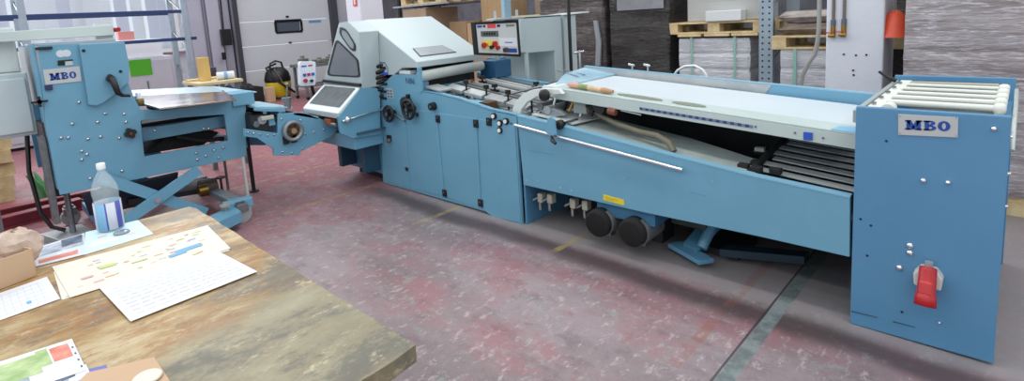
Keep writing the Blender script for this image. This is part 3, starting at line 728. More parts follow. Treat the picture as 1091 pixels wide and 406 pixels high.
# bank of black levers at the left edge of the tower
lv = [(-4.773, 3.090, 1.258), (-4.757, 3.090, 1.200), (-4.757, 3.090, 1.146), (-4.775, 3.090, 1.091), (-4.797, 3.090, 1.011), (-4.808, 3.090, 0.941)]
for i, p in enumerate(lv):
    o = MB().tube([(p[0] + .10, F + .02, p[2] + .035), (p[0] + .02, F - .04, p[2] + .012), (p[0] - .05, F - .06, p[2] - .01)], [.012, .02, .022], 8).build('lever', BLACK, fm)
    MB().box((p[0] + .05, F - .012, p[2] - .014), (p[0] + .14, F + .03, p[2] + .012)).build('lever_seat', (BLUEP if i == 1 else BLACKM), o, .003)
ar = [(-4.818, 3.090, 1.198), (-4.787, 3.090, 1.277), (-4.721, 3.090, 1.312), (-4.645, 3.090, 1.309), (-4.603, 3.090, 1.262), (-4.607, 3.090, 1.185)]
MB().tube([(p[0], F + .01, p[2]) for p in ar], .014).build('cable_loop', mat('blue grey hose', '#54708a', .5), fm)
p = (-4.350, 3.090, 1.230); q = MB().box((p[0] - .1, F + .02, 1.20), (p[0] + .09, F + .1, 1.235)); q.build('switch_plate', WHITE, fm, .004)
q = MB().cyl((p[0] + .05, F + .05, 1.235), (p[0] + .05, F + .05, 1.27), .012); q.ball((p[0] + .05, F + .05, 1.295), .03); q.build('ball_lever', BLACK, fm)

# sound hood
HP = [(-5.55, 1.085), (-5.07, 1.742), (-4.95, 1.755), (-4.11, 1.325), (-4.11, 1.268), (-4.36, 1.262), (-4.80, 1.04)]
hood = MB().prism(HP, 'y', F, 3.985)
hood.prism([(-5.55, 1.085), (-5.07, 1.741), (-4.885, 1.7475), (-4.70, 1.637), (-4.755, 1.066)], 'y', 2.86, F - .002)
hd = hood.build('sound_hood', GREY, fm, .008, seg=3)
def win(poly, name, inset, y=2.86, m=GLASSD, par=hd):
    cx = sum(p[0] for p in poly) / len(poly); cz = sum(p[1] for p in poly) / len(poly)
    inn = [(cx + (p[0] - cx) * inset, cz + (p[1] - cz) * inset) for p in poly]
    g = MB().prism(poly, 'y', y - .008, y + .002, holes=[inn]).build('window_gasket', BLACK, par)
    MB().prism(inn, 'y', y - .004, y + .002).build(name, m, g)
def rnd(poly, r=.25):
    out = []; n = len(poly)
    for i in range(n):
        a, b, c = poly[i - 1], poly[i], poly[(i + 1) % n]
        for t in (0, .33, .66, 1):
            u = 1 - t
            p0 = (b[0] + (a[0] - b[0]) * r, b[1] + (a[1] - b[1]) * r); p2 = (b[0] + (c[0] - b[0]) * r, b[1] + (c[1] - b[1]) * r)
            out.append((u * u * p0[0] + 2 * u * t * b[0] + t * t * p2[0], u * u * p0[1] + 2 * u * t * b[1] + t * t * p2[1]))
    return out
win(rnd([(-5.149, 1.582), (-4.758, 1.364), (-4.750, 1.184), (-5.438, 1.182)], .13), 'hood_window', .9)
win(rnd([(-5.048, 1.701), (-4.933, 1.673), (-4.775, 1.510), (-4.796, 1.444), (-4.882, 1.463), (-5.072, 1.629)], .3), 'grip_recess', .78, m=mat('pale recess', '#8f999d', .5))
q = MB().prism([(-5.489, 1.141), (-4.725, 1.126), (-4.731, 1.093), (-5.517, 1.109)], 'y', 2.83, 2.85); q.build('dark_ledge_strip', BLACK, hd, .003)  # black strip along the lower edge of the hood front
# roof window lying in the slope
def roofpt(x, y, up=0):
    return (x + up * .455, y, 1.325 + (-4.11 - x) * .5119 + up * .89)
rw = [(-4.335, 3.22), (-4.335, 3.60), (-4.185, 3.66), (-4.185, 3.19)]
q = MB().hexa([roofpt(x, y, .0005) for x, y in rw], (.002, 0, .004)); g = q.build('roof_window_gasket', BLACK, hd)
cx = -4.26; cy = 3.42
q = MB().hexa([roofpt(cx + (x - cx) * .9, cy + (y - cy) * .95, .003) for x, y in rw], (.002, 0, .004)); q.build('roof_window', mat('roof window tint', '#8f959c', .3, var=.1, scale=5), g)
# infeed window in front of the hood
iw = [(-5.5, 2.848, 1.09), (-4.76, 2.848, 1.09), (-4.76, 2.573, .865), (-5.5, 2.573, .865)]
q = MB().hexa(iw, (0, .02, -.045)).hexa([(-5.5, 2.573, .865), (-4.76, 2.573, .865), (-4.76, 2.60, .80), (-5.5, 2.60, .80)], (0, .03, 0))
ifr = q.build('infeed_lid', mat('infeed lid enamel', '#d8e0e0', .38), fm, .008)
def lerp4(q, u, v):
    a = Vector(q[0]).lerp(Vector(q[1]), u); b = Vector(q[3]).lerp(Vector(q[2]), u); return a.lerp(b, v)
nn = Vector((0, -.63, .776)) * .003
q = MB().hexa([lerp4(iw, u, v) + nn for u, v in ((.09, .08), (.93, .08), (.93, .80), (.09, .80))], tuple(nn)); q.build('infeed_window', GLASSL, ifr)
sp = [(2.858, 1.084), (3.020, 1.057), (3.080, 1.024), (3.029, 0.565), (2.706, 0.587), (2.589, 0.663), (2.578, 0.834)]
MB().prism(sp, 'x', -4.80, -4.755).build('infeed_side_panel', BLUE, fm, .005)
MB().prism([(2.60, .80), (2.84, 1.04), (3.08, 1.04), (3.08, .5), (2.9, .5), (2.6, .66)], 'x', -5.5, -5.46).build('infeed_side_panel', BLUE, fm, .005)
MB().box((-5.46, 2.75, .62), (-4.80, 3.08, .98)).build('infeed_housing', mat('housing dark blue', '#3f6d88', .5, var=.2), fm)
MB().box((-5.5, 2.74, .455), (-4.79, 3.085, .60)).build('lower_infeed_box', BLUE, fm, .008)
MB().box((-5.56, F + .0, .10), (-4.87, 4.25, 1.04)).build('infeed_frame', mat('infeed frame blue', '#4c7c99', .5, var=.2), fm, .005)
for xx in (-5.45, -4.97): MB().box((xx, 2.9, .15), (xx + .07, F + .0, .455)).build('infeed_leg', mat('dark blue leg', '#25465c', .5), fm, .004)
MB().box((-5.52, F + .1, 0), (-4.9, 4.2, .10)).build('plinth', BLACKM, fm)
MB().box((-4.8, F + .12, 0), (-3.2, YB - .1, .06)).build('plinth', BLACKM, fm)
q = MB().cyl((-4.735, 2.66, .79), (-4.735, 3.07, .83), .011); q.ball((-4.735, 2.66, .79), .034); q.cyl((-4.735, 2.63, .788), (-4.735, 2.6, .784), .012)
q.build('locking_rod', [CHROME], fm)
q = MB().box((-4.75, 2.75, .615), (-4.725, 3.08, .635)); q.build('guide_strip', mat('dark strip', '#38566a', .5), fm)
q = MB().box((-5.1, 2.60, .72), (-4.98, 2.66, .78)); q.build('orange_sensor', mat('orange brown', '#a05a34', .5), fm, .005)
q = MB().cyl((-4.9, 2.58, .74), (-4.82, 2.58, .74), .02); q.build('roller_end', DSTEEL, fm)

RAILA = mat('pale rail', '#c2c5c4', .4); RAILB = mat('grey rail', '#7c8081', .4)
# transfer bed on top of the body
def bz(x): return 1.06 - (x + 4.1) * .125
q = MB().hexa([(-4.1, F + .03, bz(-4.1) - .14), (-2.86, F + .03, bz(-2.86) - .08), (-2.86, YB - .03, bz(-2.86) - .08), (-4.1, YB - .03, bz(-4.1) - .14)], (0, 0, -.02)); q.build('bed_plate', mat('bed grey', '#a9aeae', .5, metal=.1, var=.3, scale=6), fm)
for y0, r in ((3.36, .0), (3.46, .0)): pass
for y0 in (3.50, 3.58, 3.66, 3.75, 3.84, 3.93, 4.02, 4.12):
    MB().box((-4.05, y0, bz(-4.05) - .03), (-4.04, y0 + .01, bz(-4.05))).hexa([(-4.06, y0, bz(-4.06)), (-2.9, y0, bz(-2.9)), (-2.9, y0 + .028, bz(-2.9)), (-4.06, y0 + .028, bz(-4.06))], (0, 0, -.022)).build('transport_rail', RAILA if int(y0 * 100) % 2 else RAILB, fm)
for k in range(4):
    x0 = -4.02 + k * .27
    q = MB().hexa([(x0, 3.335, bz(x0) + .01), (x0 + .235, 3.335, bz(x0 + .235) + .01), (x0 + .235, 3.44, bz(x0 + .235) + .03), (x0, 3.44, bz(x0) + .03)], (0, 0, -.035)); g = q.build('guide_plate', ALU, fm, .006)
    q = MB().cyl((x0 + .25, 3.39, bz(x0) - .1), (x0 + .25, 3.39, bz(x0) + .05), .009); q.cyl((x0 + .25, 3.39, bz(x0) + .04), (x0 + .25, 3.39, bz(x0) + .075), .026, n=10); q.build('clamp_knob', BLACK, g)
    MB().box((x0 + .1, 3.33, bz(x0) - .14), (x0 + .13, 3.36, bz(x0) - .02)).build('plate_post', ALU, g)
for x0, y0 in ((-3.95, 3.78), (-3.42, 4.0), (-3.6, 3.6)):
    q = MB().cyl((x0, y0, bz(x0) - .03), (x0, y0, bz(x0) + .05), .009); q.cyl((x0, y0, bz(x0) + .04), (x0, y0, bz(x0) + .07), .03, n=10); q.box((x0 - .05, y0 - .012, bz(x0) - .002), (x0 + .05, y0 + .012, bz(x0) + .018)); q.build('clamp_knob', BLACK, fm)
for x0 in (-4.0, -3.45, -2.98): MB().cyl((x0, F + .04, bz(x0) - .06), (x0, YB - .04, bz(x0) - .06), .022).build('cross_shaft', STEEL, fm)
# pale rollers under the hood lip
MB().cyl((-4.13, F + .03, 1.18), (-4.13, 3.95, 1.20), .052, n=20).build('pale_roller', mat('roller cover', '#b4bbb8', .5, var=.1, scale=6), fm)
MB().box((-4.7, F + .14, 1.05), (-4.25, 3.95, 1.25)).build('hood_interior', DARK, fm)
MB().hexa([(-4.08, F + .05, 1.07), (-3.86, F + .05, 1.04), (-3.86, 3.3, 1.04), (-4.08, 3.3, 1.07)], (0, 0, .02)).build('apron_plate', ALU, fm, .004)
q = MB().cyl((-4.02, 3.18, 1.0), (-3.72, 3.24, .975), .022); q.build('white_roller', WHITE, fm)
MB().box((-3.8, 3.2, .93), (-3.45, 3.32, .96)).build('bed_box', mat('bed blue', '#6ea9c6', .45), fm, .004)
MB().box((-3.4, 3.2, .88), (-3.3, 3.32, .97)).build('bed_bracket', BRONZE, fm, .004)
# small castings standing along the bed edge and over it
random.seed(4)
for k in range(9):
    x0 = -3.98 + k * .125; y0 = 3.22 + .04 * (k % 3)
    q = MB().box((x0, y0, bz(x0) - .13), (x0 + .05, y0 + .05, bz(x0) - .07)); q.cyl((x0 + .02, y0 - .01, bz(x0) - .06), (x0 + .02, y0 + .06, bz(x0) - .06), .016, n=10)
    q.build('bearing_block', (ALU, BLACKM, DSTEEL)[k % 3], fm, .003)
q = MB().cyl((-3.62, 3.30, .93), (-3.05, 3.78, 1.065), .011); q.build('stop_rod', DSTEEL, fm)
q = MB().cyl((-3.09, 3.75, 1.055), (-2.97, 3.84, 1.085), .017); q.build('rod_grip', BLACK, fm)
# far blue rail and blocks
q = MB().hexa([(-4.5, 4.22, 1.085), (-2.9, 4.22, .955), (-2.9, 4.27, .955), (-4.5, 4.27, 1.085)], (0, 0, -.07)); q.build('far_rail', BLUE, fm, .004)
MB().box((-4.26, 4.05, 1.05), (-4.02, 4.3, 1.24)).build('drive_block', mat('dark blue block', '#2f5f85', .45, var=.1), fm, .01)
MB().box((-4.36, 4.25, .9), (-4.12, 4.33, 1.25)).build('side_cabinet', mat('mid blue block', '#4a7f9f', .45, var=.1), fm, .01)
q = MB().cyl((-4.12, 4.2, 1.24), (-4.12, 4.2, 1.28), .03); q.build('drive_cap', ALU, fm)

# small operator panel at the left of the hood
q = MB().prism(rnd([(2.744, 1.344), (2.933, 1.324), (2.901, 1.052), (2.716, 1.066)], .12), 'x', -5.86, -5.80); hp = q.build('operator_panel', mat('panel face', '#dcdde6', .4), fm, .006); hp['label'] = 'small white push-button panel'
for (u, v), m_, r in (((-5.800, 2.779, 1.122)[1:], RED, .022), ((-5.800, 2.851, 1.112)[1:], BLACK, .016)):
    MB().cyl((-5.8, u, v), (-5.775, u, v), r, n=16).build('push_button', m_, hp)
q = MB()
for k in range(3):
    pt = Vector((-5.797, 2.779, 1.186)) + Vector((0, .05 * k, 0)); q.m(k % 2).box((pt.x - .002, pt.y - .018, pt.z - .016), (pt.x + .004, pt.y + .018, pt.z + .016))
q.build('key_row', [BLUEP, RED], hp)
q = MB(); pt = Vector((-5.797, 2.785, 1.286)); q.m(0).box((pt.x - .001, pt.y - .03, pt.z - .008), (pt.x + .001, pt.y + .03, pt.z + .008)); q.m(1).box((pt.x - .001, pt.y + .05, pt.z - .008), (pt.x + .001, pt.y + .1, pt.z + .008)); q.build('panel_print', [BLUEP, RED], hp)
MB().tube([(-5.84, 2.86, 1.1), (-5.85, 2.9, .9), (-5.85, 3.0, .78), (-5.85, 3.4, .76), (-5.5, 3.4, .76)], .02).build('panel_arm', BLACK, fm)

# sound cover behind the bed
XC = -3.9
sc_ = thing('sound_cover', 'big pale grey box cover with an arched cut-out standing behind the transfer bed', 'cover', (-4.2, 4.8, 0))
sh = MB().prism([(4.42, 0.02), (4.42, 1.683), (5.07, 1.68), (5.07, .02), (4.92, .02), (4.92, 1.27), (4.46, 1.285), (4.46, .02)], 'x', XC - .03, XC)
sh.prism([(4.42, 1.683), (4.42, 1.29), (4.36, 1.30), (4.36, 1.683)], 'x', XC - .03, XC)
o = sh.build('cover_front', GREY, sc_, .006)
MB().box((XC - .46, 4.36, 1.66), (XC, 5.07, 1.685)).build('cover_top', GREY, sc_, .004)
MB().box((XC - .40, 4.38, .02), (XC - .30, 4.95, 1.66)).build('recess_panel', mat('recess grey', '#b9c7c8', .45), sc_, .004)
MB().box((XC - .46, 4.36, 1.0), (XC - .43, 5.07, 1.66)).build('cover_back', GREY, sc_, .004)
MB().box((XC - .30, 4.93, .02), (XC - .03, 4.95, 1.28)).build('recess_side', GREY, sc_)
MB().box((XC - .5, 4.38, 0), (XC - .03, 5.0, .02)).build('cover_foot', DSTEEL, sc_)
q = MB().box((XC - .25, 5.12, .02), (XC + .0, 5.36, 1.665)); q2_ = q.build('end_pillar', GREY, sc_, .006)
q = MB().hexa([(XC - .3, 5.11, 1.67), (XC + .02, 5.11, 1.67), (XC + .02, 5.62, 1.685), (XC - .3, 5.5, 1.685)], (0, 0, .012)); q.build('top_flange', mat('light flange', '#d9dddd', .4), sc_)
MB().box((XC - .3, 5.07, .02), (XC - .25, 5.36, 1.66)).build('pillar_back', GREY, sc_)
tape = MB().hexa([(XC - .3, 4.5, 1.687), (XC - .05, 4.75, 1.687), (XC - .08, 4.78, 1.687), (XC - .33, 4.53, 1.687)], (0, 0, .012)); tag(tape.build('wooden_strip', WOODY), 'thin light strip lying on top of the pale grey sound cover', 'strip')
# operator screen on an arm
XS = -3.72
ss_ = thing('operator_screen', 'black-framed control screen with red key and buttons hanging over the transfer bed', 'control panel', (XS, 3.8, 1.3))
qd = [(3.494, 1.666), (4.128, 1.653), (4.139, 1.276), (3.508, 1.355)]
cx = sum(p[0] for p in qd) / 4; cz = sum(p[1] for p in qd) / 4
inn = [(cx + (p[0] - cx) * .90, cz + (p[1] - cz) * .86) for p in qd]
MB().prism(qd, 'x', XS - .045, XS - .012).prism(qd, 'x', XS - .012, XS, holes=[inn]).build('housing', BLACK, ss_, .004)
fp = MB().prism(inn, 'x', XS - .012, XS - .008).build('face_plate', mat('screen face', '#c5c7c6', .4), ss_)
def onp(u, v):   # u, v across the face 0..1 from lower left
    a = Vector(inn[0] + (0,)); b = Vector(inn[1] + (0,)); c = Vector(inn[2] + (0,)); d = Vector(inn[3] + (0,))
    p = a.lerp(b, u).lerp(d.lerp(c, u), 1 - v); return (p.x, p.y)
def patch(u0, v0, u1, v1, name, m, e=.003):
    return MB().prism([onp(u0, v0), onp(u1, v0), onp(u1, v1), onp(u0, v1)], 'x', XS - .008, XS - .008 + e).build(name, m, fp)
patch(.10, .57, .52, .76, 'display', mat('grey lcd', '#5d625f', .3))
q = MB()
for k in range(5): q.prism([onp(.16 + k * .06, .62), onp(.20 + k * .06, .62), onp(.20 + k * .06, .71), onp(.16 + k * .06, .71)], 'x', XS - .0048, XS - .0042)
q.build('display_digits', BLACK, fp)
patch(.27, .86, .47, .99, 'red_strip', mat('red key', '#e2454a', .4)); patch(.03, .89, .14, .96, 'maker_mark', NAVY); patch(.17, .89, .22, .96, 'black_key', BLACK); patch(.50, .89, .58, .96, 'black_key', BLACK); patch(.73, .89, .95, .95, 'type_mark', mat('grey ink', '#6f7476', .5))
patch(.52, .24, .97, .52, 'notice_card', PAPER); patch(.66, .36, .86, .39, 'card_line', NAVY, .0036); patch(.60, .05, .96, .18, 'blue_keys', NAVY)
patch(.10, .12, .50, .45, 'yellow_field', mat('yellow green field', '#cfc98a', .5))
for u, v, m_, r in ((.13, .27, RED, .026), (.24, .33, YEL, .022), (.30, .2, BLACK, .018), (.39, .31, RED, .03), (.46, .19, RED, .02), (.66, .13, BRONZE, .024)):
    a = onp(u, v); MB().cyl((XS - .008, a[0], a[1]), (XS + .018, a[0], a[1]), r, n=14).build('push_button', m_, fp)
PB = mat('pale blue grey tube', '#93b0c2', .4, metal=.3)
MB().box((XS - .075, 3.96, 1.655), (XS - .03, 4.06, 2.25)).build('suspension_post', PB, ss_, .004)
MB().box((XS - .105, 3.96, 2.25), (XS - .055, 5.12, 2.31)).build('suspension_arm', PB, ss_, .004)
MB().cyl((-3.80, 5.092, 0), (-3.80, 5.092, 2.25), .02).build('rear_post', BLACK, ss_)
MB().box((XS - .12, 3.78, 1.665), (XS + .01, 4.2, 1.685)).build('mounting_bracket', ALU, ss_, .004)
for y0 in (3.82, 4.14): MB().cyl((XS - .03, y0, 1.685), (XS - .03, y0, 1.76), .014).build('wing_bolt', mat('wing bolt', '#a7b7bd', .4), ss_)

# ------------------------------------------------------------------ delivery unit
dl = thing('delivery_conveyor', 'long blue delivery conveyor with white belt and tall end cabinet on the right', 'conveyor', (-1.7, F, 0))
side = [(-2.858, 0.907), (-2.403, 0.865), (-1.653, 0.773), (-1.074, 0.711), (-0.592, 0.678), (-0.586, 0.362), (-1.032, 0.362), (-1.758, 0.347), (-2.830, 0.346)]
MB().prism(side, 'y', F, F + .03).build('side_panel', BLUE, dl, .003)
MB().prism(side, 'y', YB - .08, YB - .05).build('side_panel', BLUE, dl, .003)
# folded top edge of the front panel
q = MB()
for a, b in zip(side[0:4], side[1:5]): q.hexa([(a[0], F - .002, a[1]), (b[0], F - .002, b[1]), (b[0], F + .055, b[1]), (a[0], F + .055, a[1])], (0, 0, .008))
q.build('panel_flange', mat('flange blue', '#7fb0c8', .4), dl)
# end cabinet
CF = [(-.577, .0), (-.577, 1.155), (-.02, 1.152), (-.022, .018)]
cf = MB().prism([(-.575, .0), (-.577, 1.153), (-.02, 1.15), (-.022, .012)], 'y', F - .004, F + .026).build('end_cabinet_front', BLUE2, dl, .005)
MB().prism([(-.60, .0), (-.60, 1.155), (-.02, 1.155), (-.022, 0)], 'y', YB, YB + .03).build('end_cabinet_rear', BLUE2, dl, .004)
MB().box((-.575, F + .026, .0), (-.55, YB, .30)).build('cabinet_cross_wall', BLUE2, dl)
MB().box((-.06, F + .026, .1), (-.03, YB, 1.02)).build('cabinet_end_wall', BLUE2, dl)
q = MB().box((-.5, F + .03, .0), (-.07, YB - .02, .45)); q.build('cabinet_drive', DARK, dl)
# badge
b0 = Vector((-0.404, 3.086, 1.029)); b1 = Vector((-0.189, 3.086, 1.040)); b2 = Vector((-0.191, 3.086, 1.132)); b3 = Vector((-0.407, 3.086, 1.129))
bd = MB().hexa([b0, b1, b2, b3], (0, -.004, 0)).build('badge', BADGE, cf, .001)
q = MB(); ux = (b1 - b0); slab_mbo(q, b0 + ux * .12 + (b3 - b0) * .27 + Vector((0, -.0045, 0)), ux, (b3 - b0), ux.length * .76, (b3 - b0).length * .46, .0012); q.build('badge_letters', NAVY, bd)
q = MB()
for u, v in ((.03, .1), (.97, .1), (.97, .9), (.03, .9)):
    c = b0 + ux * u + (b3 - b0) * v; q.cyl((c.x, F - .010, c.z), (c.x, F - .006, c.z), .003, n=8)
q.build('rivet', STEEL, bd)
for p, r in (((-0.073, 3.090, 1.092), .011), ((-0.302, 3.090, 0.822), .012), ((-0.214, 3.090, 0.828), .011), ((-0.341, 3.090, 0.491), .015), ((-0.340, 3.090, 0.455), .014), ((-0.377, 3.090, 0.368), .014), ((-0.217, 3.090, 0.142), .006)):
    MB().lathe([(r, 0), (r, .006), (r * .6, .012), (0, .013)], (p[0], F - .003, p[2]), (0, -1, 0), 12).build('bolt', CHROME, cf)
for p in ((-0.449, 3.090, 0.993), (-0.543, 3.090, 0.579), (-0.510, 3.090, 0.393), (-0.360, 3.090, 0.142), (-0.499, 3.090, 0.555)):
    MB().cyl((p[0], F - .0055, p[2]), (p[0], F - .003, p[2]), .006, n=10).build('screw_hole', HOLE, cf)
q = MB().hexa([(-0.570, 3.084, 0.074), (-0.570, 3.084, 0.069), (-0.457, 3.084, 0.076), (-0.457, 3.084, 0.079)], (0, -.0006, 0)); q.hexa([(-0.395, 3.084, 0.082), (-0.395, 3.084, 0.077), (-0.306, 3.084, 0.081), (-0.306, 3.084, 0.084)], (0, -.0006, 0)); q.build('scratch', mat('scratch', '#2d4354', .6), cf)
# socket inlet
ps = (-0.264, 3.090, 0.368)
x, z = ps[0], ps[2]
q = MB().prism([(x - .050, z - .045), (x - .055, z + .01), (x - .030, z + .045), (x + .030, z + .045), (x + .055, z + .01), (x + .05, z - .045)], 'y', F - .06, F); pi_ = q.build('power_inlet', mat('grey socket base', '#c3c3c0', .5), cf, .006)
q = MB().cyl((x, F - .035, z + .045), (x, F - .035, z + .075), .017, n=12); q.build('cable_gland', ALU, pi_)
q = MB().lathe([(0, -.01), (.032, -.01), (.034, .0), (.035, .11), (.041, .12), (.043, .165), (.034, .165), (.032, .13), (.0, .13)], (x + .0, F - .055, z + .045), (.0, -.32, -.95), 20); q.build('red_plug_sleeve', RED, pi_)
q = MB().box((x - .024, F - .125, z - .05), (x + .022, F - .105, z + .01)); q.build('hinged_lid', mat('red lid', '#d34a4a', .35), pi_, .006)
# slat rods over the end cabinet
def rod(y0, x0=-.50, x1=-.085, z=1.13, r=.0125):
    o = MB().cyl((x0, y0 + .0, z), (x1, y0 - .0, z - .004), r, n=12).build('slat_rod', CREAM, dl)
    MB().lathe([(0, -.024), (.02, -.022), (.027, -.008), (.027, .01), (.02, .022), (0, .024)], (x1 + .02, y0, z - .004), (1, 0, 0), 14).build('rod_end', CREAM, o)
for y0, r in ((4.10, .011), (3.93, .012), (3.76, .013), (3.59, .015), (3.42, .016)): rod(y0, z=1.128, r=r)
MB().box((-.50, 4.20, 1.10), (-.09, 4.225, 1.135)).build('frame_bar', mat('beige bar', '#bdb6a2', .5), dl, .004)
MB().box((-.56, 3.15, 1.09), (-.50, 4.30, 1.13)).build('chain_guide', CREAM, dl, .006)
MB().box((-.60, F + .05, 1.06), (-.575, 4.33, 1.125)).build('left_guide', mat('guide grey', '#a9b2b2', .45, metal=.3), dl, .004)
MB().box((-.085, F + .05, 1.03), (-.055, 4.28, 1.10)).build('right_guide', CREAM, dl, .008)
for k in range(5): MB().cyl((-.54 , 3.3 + .2 * k, 1.135), (-.54, 3.3 + .2 * k, 1.145), .012, n=8).build('guide_pin', DSTEEL, dl)
q = MB().cyl((-.47, 3.22, 1.12), (-.47, 3.30, 1.12), .03); q.build('sprocket', CREAM, dl)
q = MB().tube([(-.40, 3.62, 1.0), (-.33, 3.36, 1.01), (-.24, 3.2, .99)], .014); q.build('cross_strut', CREAM, dl)
q = MB().tube([(-.47, 3.66, 1.03), (-.40, 3.4, 1.04), (-.30, 3.2, 1.03)], .014); q.build('cross_strut', ALU, dl)
MB().box((-.48, 3.2, .96), (-.1, 4.2, .98)).build('inner_tray', mat('olive dark tray', '#5c605a', .5, var=.4, scale=8), dl)
for k in range(4): MB().box((-.30 + .05 * k, 3.14, 1.01), (-.27 + .05 * k, 3.19, 1.06)).build('black_clip', BLACKM, dl)
q = MB().tube([(-.015, 4.1, 1.12), (-.012, 3.7, 1.11), (-.012, 3.25, 1.07), (-.012, 3.14, .99)], .009); q.build('edge_hose', mat('pale edge bar', '#b5bdbb', .4, metal=.2), dl)
for p in ((-0.019, 3.110, 1.057), (-0.017, 3.110, 0.895), (-0.015, 3.110, 0.748)):
    MB().cyl((-.022, F + .02, p[2]), (-.012, F + .02, p[2]), .007, n=10).build('edge_bolt', CHROME, dl)
lv0 = Vector((-.60, 4.15, 1.15))
q = MB().tube([(-.66, 4.16, 1.20), (-.60, 4.17, 1.155), (-.57, 4.18, 1.14)], [.008, .014, .014]); q.build('clamp_lever', BLACK, dl)

# belt table: sloping plane
def tz(x): return 1.128 + (x + 2.6) * (-.148 / 2.0)
X0, X1 = -2.62, -.60
def slab(x0, x1, y0, y1, up, th, name, m, par=dl, bev=.003):
    return MB().hexa([(x0, y0, tz(x0) + up), (x1, y0, tz(x1) + up), (x1, y1, tz(x1) + up), (x0, y1, tz(x0) + up)], (0, 0, -th)).build(name, m, par, bev)
slab(X0, X1, 3.44, 4.12, -.012, .05, 'belt', BELT)
slab(X0, X1, 3.25, 3.435, -.0, .012, 'belt_ledge', LEDGE)
fb = slab(X0 + .02, X1, 3.25, 3.28, -.012, .075, 'front_beam', LEDGE)
q = MB()
for k in range(34):
    x0 = -1.86 + k * .0218; q.m(k % 2).hexa([(x0, 3.247, tz(x0) - .045), (x0 + .0218, 3.247, tz(x0 + .0218) - .045), (x0 + .0218, 3.25, tz(x0 + .0218) - .045), (x0, 3.25, tz(x0) - .045)], (0, 0, -.018))
q.build('blue_scale', [mat('scale blue', '#33426c', .4), mat('scale blue grey', '#6a7896', .4)], fb)
p = (-0.827, 3.250, 0.941); q = MB().box((p[0] - .022, 3.242, p[2] - .022), (p[0] + .022, 3.25, p[2] + .022)); q.build('blue_sticker', BLUEP, fb)
for p in ((-1.104, 3.250, 0.967), (-0.893, 3.250, 0.953), (-0.754, 3.250, 0.939)): MB().cyl((p[0], 3.245, p[2]), (p[0], 3.25, p[2]), .006, n=8).build('beam_screw', DSTEEL, fb)
q = MB().hexa([(-.72, 3.252, tz(-.72) + .001), (-.605, 3.252, tz(-.605) + .001), (-.605, 3.40, tz(-.605) + .001), (-.70, 3.36, tz(-.7) + .001)], (0, 0, .0015)); q.build('sky_sticker', mat('sky blue sticker', '#7fbce0', .4), fb)
# back wall of the belt
wallp = [(-2.95, 1.185), (-2.2, 1.145), (-1.13, 1.078), (-.60, 1.040), (-.60, .90), (-2.75, 1.0)]
MB().prism(wallp, 'y', 4.15, 4.175).build('belt_back_wall', BLUEG, dl, .003)
MB().hexa([(-2.95, 4.15, 1.186), (-.6, 4.15, 1.041), (-.6, 4.2, 1.041), (-2.95, 4.2, 1.186)], (0, 0, .008)).build('wall_flange', mat('wall flange blue', '#86b2c8', .4), dl)
MB().hexa([(-2.95, 3.85, 1.155), (-2.72, 3.42, 1.13), (-2.6, 3.42, 1.128), (-2.6, 4.15, 1.13), (-2.95, 4.15, 1.18)], (0, 0, -.012)).build('infeed_sheet', mat('infeed sheet blue', '#a5bfca', .4, col2='#7ba7be', scale=3), dl, .002)
MB().hexa([(-2.62, 4.12, tz(-2.62)), (-2.62, 3.3, tz(-2.62)), (-2.78, 3.32, 1.12), (-2.85, 4.1, 1.14)], (0, 0, -.015)).build('nose_plate', mat('nose plate', '#d5dcdb', .4), dl, .002)
for y0 in (3.95, 4.05): MB().cyl((-3.15, y0 + .05, 1.16), (-2.72, y0 - .2, 1.15), .005).build('guide_wire', STEEL, dl)
for x0 in (-2.45, -2.30):
    q = MB().cyl((x0, 4.17, 1.1), (x0, 4.17, 1.215), .007); q.cyl((x0 - .035, 4.17, 1.215), (x0 + .02, 4.17, 1.205), .01); q.build('hook_bolt', STEEL, dl)
q = MB().cyl((-3.10, 4.3, 1.0), (-3.10, 4.3, 1.33), .012); q.cyl((-3.16, 4.3, 1.30), (-3.04, 4.3, 1.32), .012); q.build('cross_handle', STEEL, dl)
MB().box((-3.12, 4.26, .95), (-3.08, 4.34, 1.0)).build('handle_base', ALU, dl)
q = MB().prism([(-2.93, 1.182), (-2.2, 1.142), (-1.30, 1.085), (-1.36, .985), (-1.6, .99), (-1.62, 1.045), (-1.92, 1.06), (-1.95, 1.0), (-2.75, 1.03)], 'y', 4.146, 4.149); q.build('grey_film', mat('grey film', '#b3b6b8', .4, col2='#9aa3a8', scale=4), dl)
# curved arm carrying the belt nose
arm = [(-3.018, 0.870), (-2.996, 0.947), (-2.949, 1.013), (-2.873, 1.072), (-2.771, 1.111), (-2.654, 1.128), (-2.507, 1.128), (-2.473, 1.094), (-2.601, 1.079), (-2.735, 1.057), (-2.838, 1.005), (-2.903, 0.938), (-2.919, 0.871)]
MB().prism(arm, 'y', 3.19, 3.23).build('curved_arm', mat('arm enamel', '#d3dad6', .4), dl, .004)
q = MB().prism([(-2.984, 0.890), (-2.891, 0.886), (-2.900, 0.835), (-2.983, 0.835)], 'y', 3.13, 3.235); q.build('arm_bracket', mat('bracket blue', '#5f96b4', .4), dl, .003)
def knob(p, y0, r, l=.045, name='round_knob', par=dl):
    q = MB().lathe([(0, 0), (r * .5, 0), (r * .5, l * .4), (r, l * .45), (r, l), (r * .8, l * 1.15), (0, l * 1.15)], (p[0], y0, p[2]), (0, -1, 0), 18); return q.build(name, BLACK, par)
knob((-2.620, 3.160, 1.081), 3.19, .046, .05)
p = (-2.427, 3.100, 0.882); knob(p, F + .04, .036, .06); MB().cyl((p[0], F + .03, p[2]), (p[0], 3.3, p[2]), .012).build('knob_shaft', STEEL, dl)
